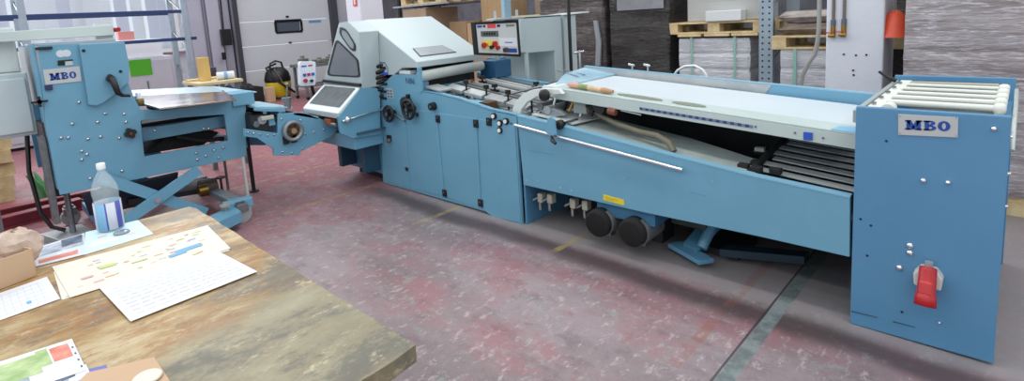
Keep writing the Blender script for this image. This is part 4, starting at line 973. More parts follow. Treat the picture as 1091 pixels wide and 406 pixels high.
# mechanism below the nose
for (px, nm, m_, r) in (((-2.746, 3.300, 0.972), 'small_roller', DSTEEL, .03), ((-2.670, 3.300, 0.947), 'small_roller', ALU, .034), ((-2.773, 3.280, 0.904), 'small_roller', STEEL, .022)):
    MB().cyl((px[0], 3.24, px[2]), (px[0], 3.9, px[2]), r, n=14).build(nm, m_, dl)
q = MB().hexa([(-2.78, 3.25, .98), (-2.55, 3.25, .95), (-2.5, 3.25, .92), (-2.62, 3.25, .89), (-2.76, 3.25, .93)], (0, .04, 0)); q.build('motor_bracket', mat('bracket steel', '#9fa5a6', .4, metal=.5), dl, .003)
MB().box((-2.46, 3.3, .93), (-2.34, 3.42, 1.05)).build('bearing_housing', mat('bearing grey', '#8b9390', .5), dl, .006)
MB().cyl((-2.2, 3.26, 1.0), (-2.2, 3.36, 1.0), .05).build('black_pulley', BLACKM, dl)
MB().cyl((-2.11, 3.25, .985), (-2.05, 3.25, .977), .026).build('red_brown_coupling', mat('red brown rubber', '#7d4636', .6), dl)
MB().cyl((-2.02, 3.27, .99), (-1.86, 3.27, .97), .006).build('pull_rod', STEEL, dl)
MB().box((-2.34, 3.29, .985), (-1.9, 3.33, 1.0)).build('pulley_carrier', BLACKM, dl)
for k, (x0, y0) in enumerate(((-2.68, 3.3), (-2.6, 3.36), (-2.5, 3.3), (-2.42, 3.33), (-2.3, 3.3), (-2.22, 3.4))):
    MB().cyl((x0, y0, .90 + .02 * (k % 3)), (x0 + .03, y0 + .03, 1.03), .013, n=10).build('stud', (STEEL, BLACKM, BRASS)[k % 3], dl)
# trough sheets inside
def pz(x): return .868 + (x + 2.402) * (-.103)
q = MB().hexa([(-2.86, 3.13, .885), (-2.4, 3.13, .855), (-1.65, 3.13, .768), (-1.08, 3.13, .705), (-1.12, 3.46, .70), (-1.65, 3.58, .765), (-2.4, 3.62, .85), (-2.86, 3.62, .88)], (0, 0, -.01)); q.build('trough_sheet', TROUGH, dl)
q = MB().hexa([(-2.86, 3.2, .70), (-.60, 3.2, .52), (-.60, 4.24, .46), (-2.86, 4.24, .62)], (0, 0, -.01)); q.build('trough_floor', mat('dark trough floor', '#4c5253', .45, metal=.1, var=.4, scale=3), dl)
MB().hexa([(-2.86, 4.145, .5), (-.6, 4.145, .45), (-.6, 4.145, .92), (-2.7, 4.145, 1.02), (-2.86, 4.145, 1.0)], (0, .005, 0)).build('belt_shade_sheet', DARK, dl)  # dark colour stands in for the shade beneath the belt
q = MB().hexa([(-2.80, 3.2, .905), (-2.40, 3.2, .86), (-2.35, 3.5, .86), (-2.75, 3.5, .90)], (0, 0, .012)); q.build('chute_plate', mat('chute plate', '#d2d7d6', .35, var=.1, scale=9), dl, .002)
# lower slat conveyor at the right
for k in range(9):
    y0 = 3.28 + k * .095
    q = MB().hexa([(-1.12 + .02 * (k % 3), y0, .70 + k * .012), (-.58, y0, .655 + k * .012), (-.58, y0 + .06, .66 + k * .012), (-1.12 + .02 * (k % 3), y0 + .06, .705 + k * .012)], (0, 0, -.008)); q.build('lower_slat', (ALU if k in (2, 6) else mat('slat grey', '#b0b5b5', .4, metal=.2)), dl, .002)
MB().cyl((-1.12, 3.2, .70), (-1.12, 4.14, .80), .02).build('slat_shaft', BLACKM, dl)
for x0, y0 in ((-1.2, 3.22), (-1.12, 3.2), (-1.16, 3.32), (-1.02, 3.22)):
    MB().box((x0, y0, .70), (x0 + .06, y0 + .05, .735)).build('chain_block', BLACKM, dl, .003)
p = (-1.227, 3.700, 0.714); MB().box((p[0] - .03, 3.68, p[2] - .012), (p[0] + .03, 3.72, p[2] + .012)).build('white_tag', WHITE, dl); MB().box((p[0] - .05, 3.69, p[2] - .03), (p[0] + .2, 3.71, p[2] - .012)).build('tag_bar', DARK, dl)
MB().box((p[0] + .15, 3.68, .5), (p[0] + .2, 3.72, p[2] - .02)).build('tag_post', DARK, dl)
# chrome rail and its lever
ra, rb = Vector((-2.856, 3.055, 0.844)), Vector((-1.467, 3.055, 0.696))
rl = MB().cyl(ra, rb, .0125, n=14).build('chrome_rail', CHROME, dl)
for t in (.02, .35, .7, .96):
    c = ra.lerp(rb, t); MB().cyl((c.x, c.y, c.z), (c.x, F + .002, c.z), .008, n=8).build('rail_bracket', STEEL, rl)
lp = [(-2.516, 0.832), (-2.492, 0.927), (-2.459, 0.954), (-2.430, 0.932), (-2.419, 0.821), (-2.469, 0.794)]
MB().prism(lp, 'y', 3.02, 3.038).build('lever_plate', BLUE, dl, .003)
q = MB().tube([(-2.465, 3.030, 0.796), (-2.438, 3.000, 0.780), (-2.401, 2.990, 0.762)], [.010, .016, .012]); q.cyl((-2.465, 3.030, 0.803), (-2.442, 3.000, 0.787), .012); q.build('clamp_lever', BLACK, dl)
q = MB()
for p, p2 in (((-2.778, 3.090, 0.641), (-2.504, 3.090, 0.641)), ((-1.437, 3.090, 0.548), (-1.336, 3.090, 0.543))): q.hexa([p, p2, (p2[0], p2[1], p2[2] + .002), (p[0], p[1], p[2] + .002)], (0, -.0006, 0))
q.build('scratch', mat('fine scratch', '#4a7590', .6), dl)
for p in ((-2.678, 3.090, 0.404), (-2.796, 3.090, 0.391), (-2.456, 3.090, 0.391), (-2.351, 3.090, 0.389), (-1.893, 3.090, 0.561), (-1.296, 3.090, 0.645)):
    MB().cyl((p[0], F - .003, p[2]), (p[0], F, p[2]), .007, n=8).build('screw', (BADGE if p[2] < .5 else BLUEW), dl)
yq = [(-2.072, 3.090, 0.413), (-1.906, 3.090, 0.405), (-1.907, 3.090, 0.365), (-2.073, 3.090, 0.372)]
MB().hexa(yq, (0, -.003, 0)).build('yellow_label', YEL, dl)
q = MB(); a, b, c, d = [Vector(p) for p in yq]
for k, w in enumerate((.7, .5)): q.hexa([a.lerp(d, .35 + .3 * k).lerp(b.lerp(c, .35 + .3 * k), .12), a.lerp(d, .35 + .3 * k).lerp(b.lerp(c, .35 + .3 * k), w), a.lerp(d, .45 + .3 * k).lerp(b.lerp(c, .45 + .3 * k), w), a.lerp(d, .45 + .3 * k).lerp(b.lerp(c, .45 + .3 * k), .12)], (0, -.0035, 0))
q.build('label_print', mat('label brown', '#a98e1c', .5), dl)
# underside: air fittings, blowers, lifting foot
MB().box((-2.80, 3.2, .30), (-2.05, 3.32, .36)).build('fitting_bar', mat('bar blue', '#3f6f8c', .5), dl, .003)
for p in [(-2.743, 3.200, 0.221), (-2.644, 3.200, 0.233), (-2.418, 3.200, 0.240), (-2.304, 3.200, 0.249)]:
    q = MB().box((p[0] - .02, 3.17, p[2] - .03), (p[0] + .03, 3.23, p[2] + .045)); o = q.build('air_fitting', mat('fitting cream', '#b8b5a6', .5, var=.2, scale=20), dl, .006)
    MB().cyl((p[0], 3.18, p[2] - .09), (p[0], 3.18, p[2] - .03), .014, n=10).build('fitting_nozzle', STEEL, o)
    MB().cyl((p[0] - .03, 3.2, p[2]), (p[0] - .06, 3.16, p[2] - .02), .012, n=8).build('fitting_tap', DSTEEL, o)
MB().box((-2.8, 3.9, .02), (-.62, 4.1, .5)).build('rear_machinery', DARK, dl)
def blower(c, r, L):
    x, z = c[0], c[2]
    b = MB().cyl((x + .02, c[1] + .02, z), (x + .02, c[1] + L, z), r * .93, n=28).build('blower_housing', mat('blower grey', '#85898a', .45, metal=.4, var=.3, scale=10), dl)
    q = MB().lathe([(0, -.03), (r * .82, -.03), (r, -.02), (r * 1.02, .02), (r, .06), (r * .92, .06)], c, (0, 1, 0), 28)
    for k in range(9):
        a = -r * .75 + k * r * .1875; hh = (max(0, (r * .85) ** 2 - a * a)) ** .5
        q.box((x + a - .0015, c[1] - .032, z - hh), (x + a + .0015, c[1] - .03, z + hh))
    q.build('filter_cap', mat('black filter mesh', '#141414', .8, bump=.4, bscale=200), b)
    MB().box((x + .0, c[1] + .08, z - r * 1.2), (x + .05, c[1] + .14, z - r * .9)).build('blower_lug', DSTEEL, b)
blower((-2.111, 3.070, 0.199), .098, .24); blower((-1.836, 3.070, 0.196), .098, .24)
MB().box((-2.16, 3.13, .24), (-1.70, 3.5, .37)).build('blower_mount', mat('mount blue', '#3c7193', .45), dl, .006)
MB().box((-2.15, 3.42, .0), (-1.8, 3.6, .24)).build('blower_base', DARK, dl)
MB().box((-1.70, 3.35, .20), (-1.45, 3.7, .36)).build('drive_unit', mat('olive gear grey', '#33403f', .5, var=.4, scale=8), dl, .01)
tq = MB().hexa([(-1.70, 3.30, .07), (-1.42, 3.17, .07), (-1.36, 3.26, .07), (-1.64, 3.40, .07)], (0, 0, -.03)).build('lifting_pad', mat('pad blue', '#5e93b3', .45, var=.15, scale=9), dl, .004)
MB().hexa([(-1.60, 3.32, .09), (-1.48, 3.28, .09), (-1.35, 3.6, .30), (-1.5, 3.7, .30)], (0, 0, -.03)).build('lifting_link', mat('link blue', '#4a7d97', .45, var=.15), dl, .003)
MB().hexa([(-1.75, 3.55, .2), (-1.35, 3.42, .28), (-1.2, 3.5, .30), (-1.6, 3.7, .22)], (0, 0, -.05)).build('lifting_link', mat('link blue', '#4a7d97', .45, var=.15), dl, .003)
MB().cyl((-1.46, 3.30, .10), (-1.40, 3.52, .36), .035).build('lifting_cylinder', mat('cylinder blue', '#5a8ba8', .4), dl)
MB().box((-1.62, 3.45, .0), (-1.28, 3.8, .05)).build('lift_base', DARK, dl)
MB().hexa([(-1.36, 3.35, .10), (-.9, 3.5, .12), (-.9, 3.6, .12), (-1.36, 3.45, .10)], (0, 0, -.05)).build('base_beam', mat('beam dark blue', '#1d3442', .5), dl)
# lying on the conveyor
hoseP = [(-2.42, 3.38, .98), (-2.25, 3.33, .93), (-2.05, 3.27, .885), (-1.85, 3.24, .855), (-1.72, 3.22, .85), (-1.62, 3.19, .82), (-1.57, 3.16, .775)]
tag(MB().tube(hoseP, [.015, .017, .02, .021, .022, .021, .019], 10).build('rubber_hose', RUBBER), 'tan grey rubber hose lying in the trough under the white belt', 'hose')
# wooden handled tool with green wrap
ta, tb = Vector((-2.52, 3.33, tz(-2.52) + .024)), Vector((-2.10, 3.30, tz(-2.10) + .024))
tt = thing('wooden_tool', 'wooden stick with green wrapping lying on the pale ledge of the belt', 'tool', ta)
def L_(t): return ta.lerp(tb, t)
MB().tube([L_(0), L_(.08), L_(.3)], [.012, .022, .02]).build('pink_end', mat('pinkish wood', '#cf9d86', .6, var=.15, scale=10), tt)
MB().tube([L_(.22), L_(.3), L_(.45)], [.019, .022, .021]).build('green_wrap', mat('olive wrap', '#8c9a66', .6, var=.3, scale=12), tt)
MB().tube([L_(.44), L_(.6), L_(.78)], [.017, .02, .018]).build('wooden_handle', mat('light handle wood', '#d3b592', .55, var=.15, scale=10), tt)
MB().tube([L_(.76), L_(.85), L_(1)], [.019, .022, .014]).build('handle_end', mat('handle tip', '#bb8f6c', .55, var=.15, scale=10), tt)
q = MB().prism([(-2.10, 3.32), (-1.95, 3.30), (-1.72, 3.32), (-1.64, 3.36), (-1.72, 3.39), (-1.95, 3.39), (-2.1, 3.37)], 'z', 0, .003)
for (nm, x0, x1, lab) in (('flat_blade', -2.09, -1.74, 'flat grey oval plate lying on the belt ledge next to the wooden stick'), ('flat_blade', -1.67, -1.44, 'flat grey oval plate lying farther along the belt ledge')):
    xc, hw = (x0 + x1) / 2, (x1 - x0) / 2; q = MB(); pts = []
    for i in range(20):
        a = 2 * pi * i / 20; X_ = xc + hw * cos(a); pts.append((X_, 3.345 + .04 * sin(a), tz(X_) + .001))
    tag(q.hexa(pts, (0, 0, .005)).build(nm, mat('dull olive plate', '#8f9486', .4, metal=.3)), lab, 'plate', 'flat plates on the ledge')

# ------------------------------------------------------------------ sheet feeder
fd = thing('sheet_feeder', 'blue sheet feeder on a scissor undercarriage behind the workbench', 'sheet feeder', (-6.0, 1.2, 0))
outer = [(0.490, 1.709), (0.721, 1.698), (1.022, 1.682), (1.013, 1.352), (1.039, 1.222), (1.072, 1.113), (1.222, 1.088), (1.746, 1.097), (1.930, 1.069), (1.867, 0.524), (1.355, 0.527), (0.457, 0.542), (0.449, 1.051)]
hole = [(1.060, 1.022), (1.721, 0.959), (1.722, 0.708), (1.046, 0.712)]
MB().prism(outer, 'x', XF - .03, XF, holes=[hole]).build('side_plate', BLUE, fd, .004)
MB().box((XF - .28, .452, .58), (XF - .03, .475, 1.72)).build('plate_flange', BLUE, fd, .004)
MB().prism([(y, z) for y, z in outer[:]], 'x', -6.75, -6.72, holes=[hole]).build('side_plate', BLUE2, fd, .004)
MB().box((-6.72, .47, 1.2), (XF - .03, .50, 1.70)).build('head_cover', mat('head cover grey', '#b9c3c6', .45), fd)
MB().box((-6.7, .52, 1.67), (XF - .04, .98, 1.72)).build('head_top', mat('head top grey', '#a7abb2', .5, var=.1), fd, .005)
MB().box((-6.7, .50, .55), (XF - .03, .9, 1.0)).build('inner_drive', DARK, fd)
gd = [(0.729, 1.694), (1.026, 1.689), (1.032, 1.491), (1.011, 1.360), (0.881, 1.258), (0.819, 1.217), (0.761, 1.200), (0.723, 1.213)]
gp_ = MB().prism(gd, 'x', XF, XF + .045).build('guard_plate', BLUE, fd, .006)
for p in ((-5.300, 0.748, 1.640), (-5.300, 0.965, 1.452)): MB().cyl((XF + .045, p[1], p[2]), (XF + .05, p[1], p[2]), .012, n=10).build('screw', BLACKM, gp_)
# guard lever
p = (-5.240, 0.887, 1.402)
q = MB().tube([(XF + .05, p[1] - .0, p[2] + .02), (XF + .10, p[1] + .005, p[2] + .0), (XF + .10, p[1] + .03, p[2] - .12), (XF + .09, p[1] + .06, p[2] - .145)], [.02, .026, .022, .014]); q.tube([(XF + .09, p[1] + .05, p[2] - .14), (XF + .09, p[1] + .11, p[2] - .15)], .014); q.cyl((XF + .04, p[1], p[2]), (XF + .1, p[1], p[2]), .03, n=12)
q.build('clamp_lever', BLACK, fd)
# badge and type shield
bx = XF + .002
b0, b1, b2, b3 = [Vector(v) for v in [(-5.298, 0.489, 1.403), (-5.298, 0.710, 1.403), (-5.298, 0.714, 1.522), (-5.298, 0.488, 1.518)]]
bd = MB().hexa([b0, b1, b2, b3], (.004, 0, 0)).build('badge', BADGE, fd, .001)
q = MB(); slab_mbo(q, b0 + (b1 - b0) * .14 + (b3 - b0) * .26 + Vector((.0045, 0, 0)), b1 - b0, b3 - b0, (b1 - b0).length * .74, (b3 - b0).length * .46, .0015); q.build('badge_letters', NAVY, bd)
p = (-5.300, 0.627, 1.629)
q = MB(); q.cyl((XF - .001, p[1] - .017, p[2]), (XF + .004, p[1] - .017, p[2]), .028, n=20).cyl((XF - .001, p[1] + .019, p[2]), (XF + .006, p[1] + .019, p[2]), .028, n=20); q.build('round_emblem', mat('emblem pale', '#cfd9dc', .5), fd)
q = MB().m(0).hexa([(-5.298, 0.581, 1.540), (-5.298, 0.623, 1.539), (-5.298, 0.626, 1.579), (-5.298, 0.586, 1.579)], (.004, 0, 0)); q.m(1).hexa([(-5.298, 0.625, 1.535), (-5.298, 0.675, 1.536), (-5.298, 0.673, 1.567), (-5.298, 0.630, 1.567)], (.004, 0, 0)); q.m(2).hexa([(-5.298, 0.627, 1.570), (-5.298, 0.676, 1.569), (-5.298, 0.678, 1.579), (-5.298, 0.629, 1.580)], (.005, 0, 0)); q.build('type_plate', [BLACKM, BADGE, BLACK], fd)
p = (-5.300, 0.506, 1.383); q = MB().box((XF, p[1] - .025, p[2] - .022), (XF + .02, p[1] + .02, p[2] + .02)).build('key_switch', mat('navy switch', '#26305a', .4), fd, .004)
p = (-5.300, 0.445, 1.283); q = MB().cyl((XF, p[1] - .01, p[2]), (XF + .03, p[1] - .01, p[2]), .016, n=10); q.box((XF + .02, p[1] - .06, p[2] - .008), (XF + .03, p[1] + .04, p[2] + .008)); q.box((XF + .02, p[1] - .02, p[2] - .04), (XF + .03, p[1] + .0, p[2] + .04)); q.build('door_latch', BLACK, fd)
p = (-5.300, 0.486, 1.678); MB().box((XF, p[1] - .02, p[2] - .01), (XF + .02, p[1] + .08, p[2] + .012)).build('door_latch', BLACK, fd, .003)
for p in [(-5.300, 0.607, 1.079), (-5.300, 0.767, 1.064), (-5.300, 0.524, 0.984), (-5.300, 0.567, 0.978), (-5.300, 0.686, 0.942), (-5.300, 0.770, 0.944), (-5.300, 0.892, 0.907), (-5.300, 0.954, 1.030), (-5.300, 0.950, 1.098), (-5.300, 0.635, 0.854), (-5.300, 0.664, 0.820), (-5.300, 0.626, 0.787), (-5.300, 0.658, 0.624), (-5.300, 0.670, 1.241), (-5.300, 0.875, 0.632), (-5.300, 1.441, 0.654), (-5.300, 1.514, 0.611), (-5.300, 1.441, 0.593), (-5.300, 1.591, 0.647), (-5.300, 1.674, 0.655), (-5.300, 1.622, 0.568), (-5.300, 1.530, 0.862), (-5.300, 1.569, 0.855), (-5.300, 1.150, 0.920), (-5.300, 0.825, 1.124)]:
    MB().lathe([(.013, 0), (.013, .006), (.008, .012), (0, .013)], p, (1, 0, 0), 12).build('bolt', STEEL, fd)
p = (-5.300, 0.968, 0.935)
q = MB()
for k in range(4):
    a = pi / 2 * k + .3; q.cyl((XF, p[1] + .025 * cos(a), p[2] + .025 * sin(a)), (XF + .05, p[1] + .025 * cos(a), p[2] + .025 * sin(a)), .02, n=12)
q.cyl((XF, p[1], p[2]), (XF + .045, p[1], p[2]), .03, n=16); o = q.build('star_knob', BLACK, fd); MB().cyl((XF + .05, p[1], p[2]), (XF + .056, p[1], p[2]), .012, n=10).build('knob_cap', BRONZE, o)
# right hand column and blue block on top
MB().box((XF - .25, 1.80, 1.02), (XF + .03, 2.0, 1.14)).build('column_head', BLUE, fd, .006)
MB().box((XF - 1.2, 1.72, .98), (XF - .25, 1.98, 1.12)).build('head_block', BLUEW, fd, .006)
MB().box((XF - 1.2, 1.80, 1.122), (XF + .0, 2.04, 1.13)).build('head_sheet', mat('pale blue sheet', '#a9c7d6', .4, var=.06, scale=4), fd)
q = MB().cyl((XF + .0, 1.93, .93), (XF + .05, 1.93, .93), .025); q.build('column_bolt', BLACK, fd)
q = MB().cyl((XF + .0, 1.92, .83), (XF + .05, 1.92, .83), .02); q.build('column_bolt', STEEL, fd)
# feed table with polished plate
ptt = [(-5.497, 1.118, 1.140), (-4.856, 1.113, 1.140), (-4.700, 1.635, 1.140), (-5.635, 1.849, 1.140), (-6.326, 1.266, 1.140)]
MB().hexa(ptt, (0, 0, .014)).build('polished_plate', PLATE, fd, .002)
pt2 = [(-6.218, 1.212, 1.145), (-5.494, 1.802, 1.145), (-6.227, 1.956, 1.145), (-6.994, 1.355, 1.145)]
MB().hexa(pt2, (0, 0, .01)).build('table_sheet', mat('pale table sheet', '#9db4bf', .35, var=.1), fd, .002)
MB().hexa([(-5.211, 1.200, 1.090), (-5.137, 1.746, 1.090), (-5.487, 1.836, 1.090), (-5.787, 1.250, 1.090)], (0, 0, .02)).build('table_rib', DARK, fd)
MB().hexa([(XF - .02, 1.12, 1.135), (XF - .02, 1.85, 1.125), (XF - .3, 1.8, .98), (XF - .3, 1.3, 1.02)], (0, 0, -.02)).build('table_bracket', mat('dark bracket', '#30363a', .45, metal=.4, var=.3), fd)
for (z, y0, m_) in ((1.02, 1.08, DSTEEL), (.97, 1.1, mat('pale bar', '#b4bcbf', .4, metal=.4))):
    MB().box((XF - .25, y0, z), (XF - .18, 1.85, z + .03)).build('guide_bar', m_, fd)
MB().box((XF - .22, 1.08, .82), (XF - .14, 1.86, .93)).build('cross_beam', BLUE, fd, .005)
MB().box((XF - .75, 1.0, .86), (XF - .4, 1.86, .98)).build('chain_carriage', DARK, fd, .01)
MB().hexa([(XF - .3, 1.1, .68), (XF - .3, 1.35, .82), (XF - .3, 1.75, .75), (XF - .3, 1.6, .66)], (-.3, 0, 0)).build('dark_belt', BLACKM, fd)
MB().tube([(XF - .2, 1.35, .8), (XF - .2, 1.55, .72), (XF - .2, 1.75, .70)], .02).build('cable', BLACKM, fd)
MB().box((-6.72, 1.0, .60), (XF - .03, 1.05, .66)).build('tie_bar', BLUE2, fd)
MB().box((-6.72, 1.85, .60), (XF - .03, 1.9, .66)).build('tie_bar', BLUE2, fd)
# undercarriage
XU = -5.2
def beam(a, b, w=.045, x0=XU, t=.035, m=BLUE, name='scissor_arm'):
    a = Vector(a); b = Vector(b); d = (b - a).normalized(); n = Vector((-d.y, d.x)) * w
    return MB().prism([tuple(a + n), tuple(b + n), tuple(b - n), tuple(a - n)], 'x', x0 - t, x0).build(name, m, fd, .004)
A_, B_ = [(1.424, 0.517), (0.828, 0.230)]; beam(A_, B_)
A_, B_ = [(0.716, 0.626), (1.441, 0.100)]; beam(A_, B_, x0=XU - .04)
c0 = (-5.200, 1.072, 0.342); MB().cyl((XU - .08, c0[1], c0[2]), (XU + .015, c0[1], c0[2]), .022, n=12).build('pivot_bolt', STEEL, fd)
A_, B_ = [(1.792, 0.147), (1.093, -0.221)]; beam((1.42, .53), (.85, .2), x0=-6.5, m=BLUE2); beam((.8, .5), (1.45, .1), x0=-6.54, m=BLUE2)
MB().box((-6.6, .72, .05), (-5.2, .82, .14)).build('base_cross_beam', BLUE2, fd, .005)
bb = [(-4.909, 1.298, 0.160), (-5.067, 1.613, 0.160), (-4.823, 1.597, 0.160), (-4.681, 1.285, 0.160)]
MB().hexa(bb, (0, 0, -.10)).build('base_beam', BLUE, fd, .005)
q = MB().hexa([(-6.095, 1.599, 0.180), (-6.187, 1.690, 0.180), (-5.137, 1.725, 0.180), (-5.108, 1.622, 0.180)], (0, 0, -.06)); q.build('base_side_plate', mat('grey blue plate', '#8fa0a8', .4, metal=.3, var=.1), fd, .003)
MB().hexa([(XF - .1, .6, .5), (XF - .1, 1.3, .5), (XF - .75, 1.4, .1), (XF - .75, .7, .15)], (0, 0, -.02)).build('dark_carriage_plate', mat('carriage dark blue', '#2d4354', .5), fd)
MB().hexa([(-5.7, .95, .28), (-5.7, 1.7, .2), (-6.2, 1.7, .2), (-6.2, .95, .28)], (0, 0, -.05)).build('motor_plate', DARK, fd)
MB().cyl((-5.75, 1.55, .2), (-5.75, 1.7, .2), .08, n=16).build('lift_motor', mat('motor brown', '#5c5046', .5, var=.3), fd)
MB().cyl((-5.62, 1.5, .22), (-5.62, 1.58, .22), .05, n=14).build('lift_gear', BRASS, fd)
def caster(x, y, r=.075):
    o = MB().box((x - .045, y - .05, r * 1.3), (x + .045, y + .05, r * 2.2)).cyl((x - .03, y, r * 2.2), (x - .03, y, r * 2.4), .04).build('caster_fork', DSTEEL, fd, .004)
    MB().cyl((x - .03, y, r), (x + .03, y, r), r, n=22).build('caster_wheel', mat('grey wheel', '#9fa3a2', .5, var=.2), o)
    return o
wc = (-5.019, 1.658, 0.000); caster(wc[0] + .02, wc[1] + .0, .08)
MB().box((wc[0] - .1, wc[1] - .12, .11), (wc[0] + .0, wc[1] + .12, .2)).build('caster_head', BLUE, fd, .01)
wc2 = (-5.079, 1.589, -0.000); q = MB().cyl((wc[0] + .06, wc[1] - .14, .0), (wc[0] + .06, wc[1] - .14, .2), .014); q.cyl((wc[0] + .06, wc[1] - .14, .0), (wc[0] + .06, wc[1] - .14, .02), .035); q.cyl((wc[0] + .06, wc[1] - .14, .2), (wc[0] + .06, wc[1] - .14, .215), .045); q.build('levelling_foot', mat('foot grey', '#a9a79f', .5, var=.2), fd)
q = MB().cyl((-5.75, 1.75, .0), (-5.75, 1.75, .26), .012); q.cyl((-5.75, 1.75, .26), (-5.75, 1.75, .275), .045); q.build('levelling_foot', mat('foot dark', '#3a3c3c', .5), fd)
caster(-6.3, 1.75); caster(-6.4, .6)
q = MB().cyl((XU + .02, (-5.200, 1.794, 0.341)[1], .02), (XU + .02, (-5.200, 1.794, 0.341)[1], .55), .014); q.build('support_rod', mat('pale rod', '#c5c9c4', .4, metal=.3), fd)
q = MB().cyl((-6.2, 1.95, .0), (-6.2, 1.95, .6), .014); q.build('support_rod', DSTEEL, fd)
# left foot with caster and cable
xl = -5.55; yl = .52
MB().cyl((xl, yl, .02), (xl, yl, .6), .022).build('support_leg', DSTEEL, fd)
MB().hexa([(xl - .2, yl - .2, .16), (xl + .15, yl - .1, .16), (xl + .15, yl + .12, .16), (xl - .2, yl + .08, .16)], (0, 0, -.07)).build('foot_bracket', ALU, fd, .005)
caster(xl + .12, yl - .1, .06); caster(xl - .12, yl + .02, .06)
MB().box((XF - .3, .45, .5), (XF - .15, .5, 1.1)).build('cable_duct_strip', DARK, fd)
for k in range(2): MB().box((-5.52 + .1 * k, .40, .3), (-5.48 + .1 * k, .44, 1.0)).build('rear_column', DSTEEL, fd, .003)
q = MB().tube([(-5.75, .36, .985), (-5.72, .33, .7), (-5.68, .35, .35), (-5.64, .40, .22), (-5.62, .48, .17)], .016); q.build('power_cable', BLACK, fd)
# second transfer section between feeder and folder
XR = -5.12
rg = thing('register_table', 'blue register table with a grey hand wheel between feeder and folding machine', 'transfer table', (XR - .3, 2.4, 0))
rp = [(1.807, 0.827), (2.120, 0.719), (2.143, 0.909), (2.406, 0.876), (2.685, 0.716), (2.750, 0.623), (2.658, 0.571), (2.496, 0.531), (2.327, 0.490), (2.307, 0.457), (2.054, 0.512), (2.062, 0.574), (1.922, 0.714), (1.798, 0.757)]
MB().prism(rp, 'x', XR - .03, XR).build('side_plate', BLUE, rg, .004)
MB().prism([(y, z) for y, z in rp], 'x', XR - .85, XR - .82).build('side_plate', BLUE2, rg, .004)
cw = (-5.070, 2.257, 0.721)
q = MB().lathe([(.058, .0), (.10, .0), (.105, .03), (.10, .06), (.075, .065), (.072, .02), (.058, .02)], (XR + .0, cw[1], cw[2]), (1, 0, 0), 28); w_ = q.build('grey_wheel', mat('wheel rim grey', '#8a9298', .4, metal=.4), rg)
MB().cyl((XR, cw[1], cw[2]), (XR + .03, cw[1], cw[2]), .07, n=24).build('wheel_disc', BRONZE, w_)
q = MB().cyl((XR, cw[1], cw[2]), (XR + .06, cw[1], cw[2]), .028, n=14); q.build('wheel_hub', mat('hub tan', '#a08a6c', .5, metal=.3), w_)
for k in range(6):
    a = k * pi / 3; MB().cyl((XR + .028, cw[1] + .048 * cos(a), cw[2] + .048 * sin(a)), (XR + .034, cw[1] + .048 * cos(a), cw[2] + .048 * sin(a)), .008, n=8).build('wheel_bolt', BLACKM, w_)
for p in [(-5.120, 2.172, 0.849), (-5.120, 2.358, 0.805), (-5.120, 2.390, 0.656), (-5.120, 2.480, 0.657), (-5.120, 1.844, 0.784), (-5.120, 1.893, 0.765), (-5.120, 1.952, 0.744), (-5.120, 2.020, 0.721), (-5.120, 2.082, 0.713), (-5.120, 2.143, 0.528), (-5.120, 2.234, 0.497), (-5.120, 2.595, 0.664), (-5.120, 2.344, 0.521)]:
    MB().lathe([(.011, 0), (.011, .006), (0, .01)], p, (1, 0, 0), 10).build('bolt', STEEL, rg)
MB().hexa([(XR - .02, 1.95, .99), (XR - .02, 2.3, .93), (XR - .82, 2.3, .93), (XR - .82, 1.95, .99)], (0, 0, .02)).build('top_sheet', mat('top sheet blue', '#9cc0d0', .4, var=.1, scale=5), rg, .003)
q = MB().hexa([(XR, 1.93, 1.0), (XR, 2.22, .94), (XR, 2.22, .91), (XR, 1.93, .97)], (-.03, 0, 0)); q.build('upper_rail', BLUE, rg, .003)
MB().box((XR - .82, 1.9, .74), (XR - .05, 2.1, .92)).build('roller_housing', DARK, rg)
for k, (y0, z0, r, m_) in enumerate(((2.0, .87, .04, ALU), (2.09, .89, .03, BLACKM), (1.94, .84, .03, DSTEEL), (2.15, .85, .035, BLACKM), (2.03, .94, .02, STEEL), (2.18, .92, .02, STEEL))):
    MB().cyl((XR - .8, y0, z0), (XR - .02, y0, z0), r, n=16).build('roller', m_, rg)
MB().box((XR - .04, 1.98, .865), (XR + .01, 2.1, .905)).build('bearing_block', mat('bearing pale', '#b9bcae', .5), rg, .008)
for y0 in (2.16, 2.24): q = MB().box((XR - .03, y0, .60), (XR + .03, y0 + .05, .68)); q.build('black_clip', BLACKM, rg, .004)
q = MB().cyl((XR - .05, 2.27, .93), (XR - .05, 2.27, 1.02), .035); q.cyl((XR - .05, 2.27, 1.02), (XR - .05, 2.27, 1.045), .05, n=14); q.cyl((XR - .05, 2.27, 1.045), (XR - .05, 2.29, 1.16), .008); q.ball((XR - .05, 2.29, 1.17), .018); q.build('adjusting_screw', DSTEEL, rg)
MB().hexa([(XR - .82, 2.3, .90), (XR - .0, 2.3, .90), (XR - .0, 2.55, .81), (XR - .82, 2.55, .81)], (0, 0, -.03)).build('feed_board', mat('feed board', '#8fb3c4', .4, var=.1), rg)
MB().box((XR - .82, 2.06, .8), (XR - .03, 2.12, .9)).build('coupling_beam', BLUE, rg)
for xx in (XR - .75,): MB().cyl((xx, 2.1, .0), (xx, 2.1, .6), .02).cyl((xx, 2.1, 0), (xx, 2.1, .015), .05).build('support_leg', DARK, rg)
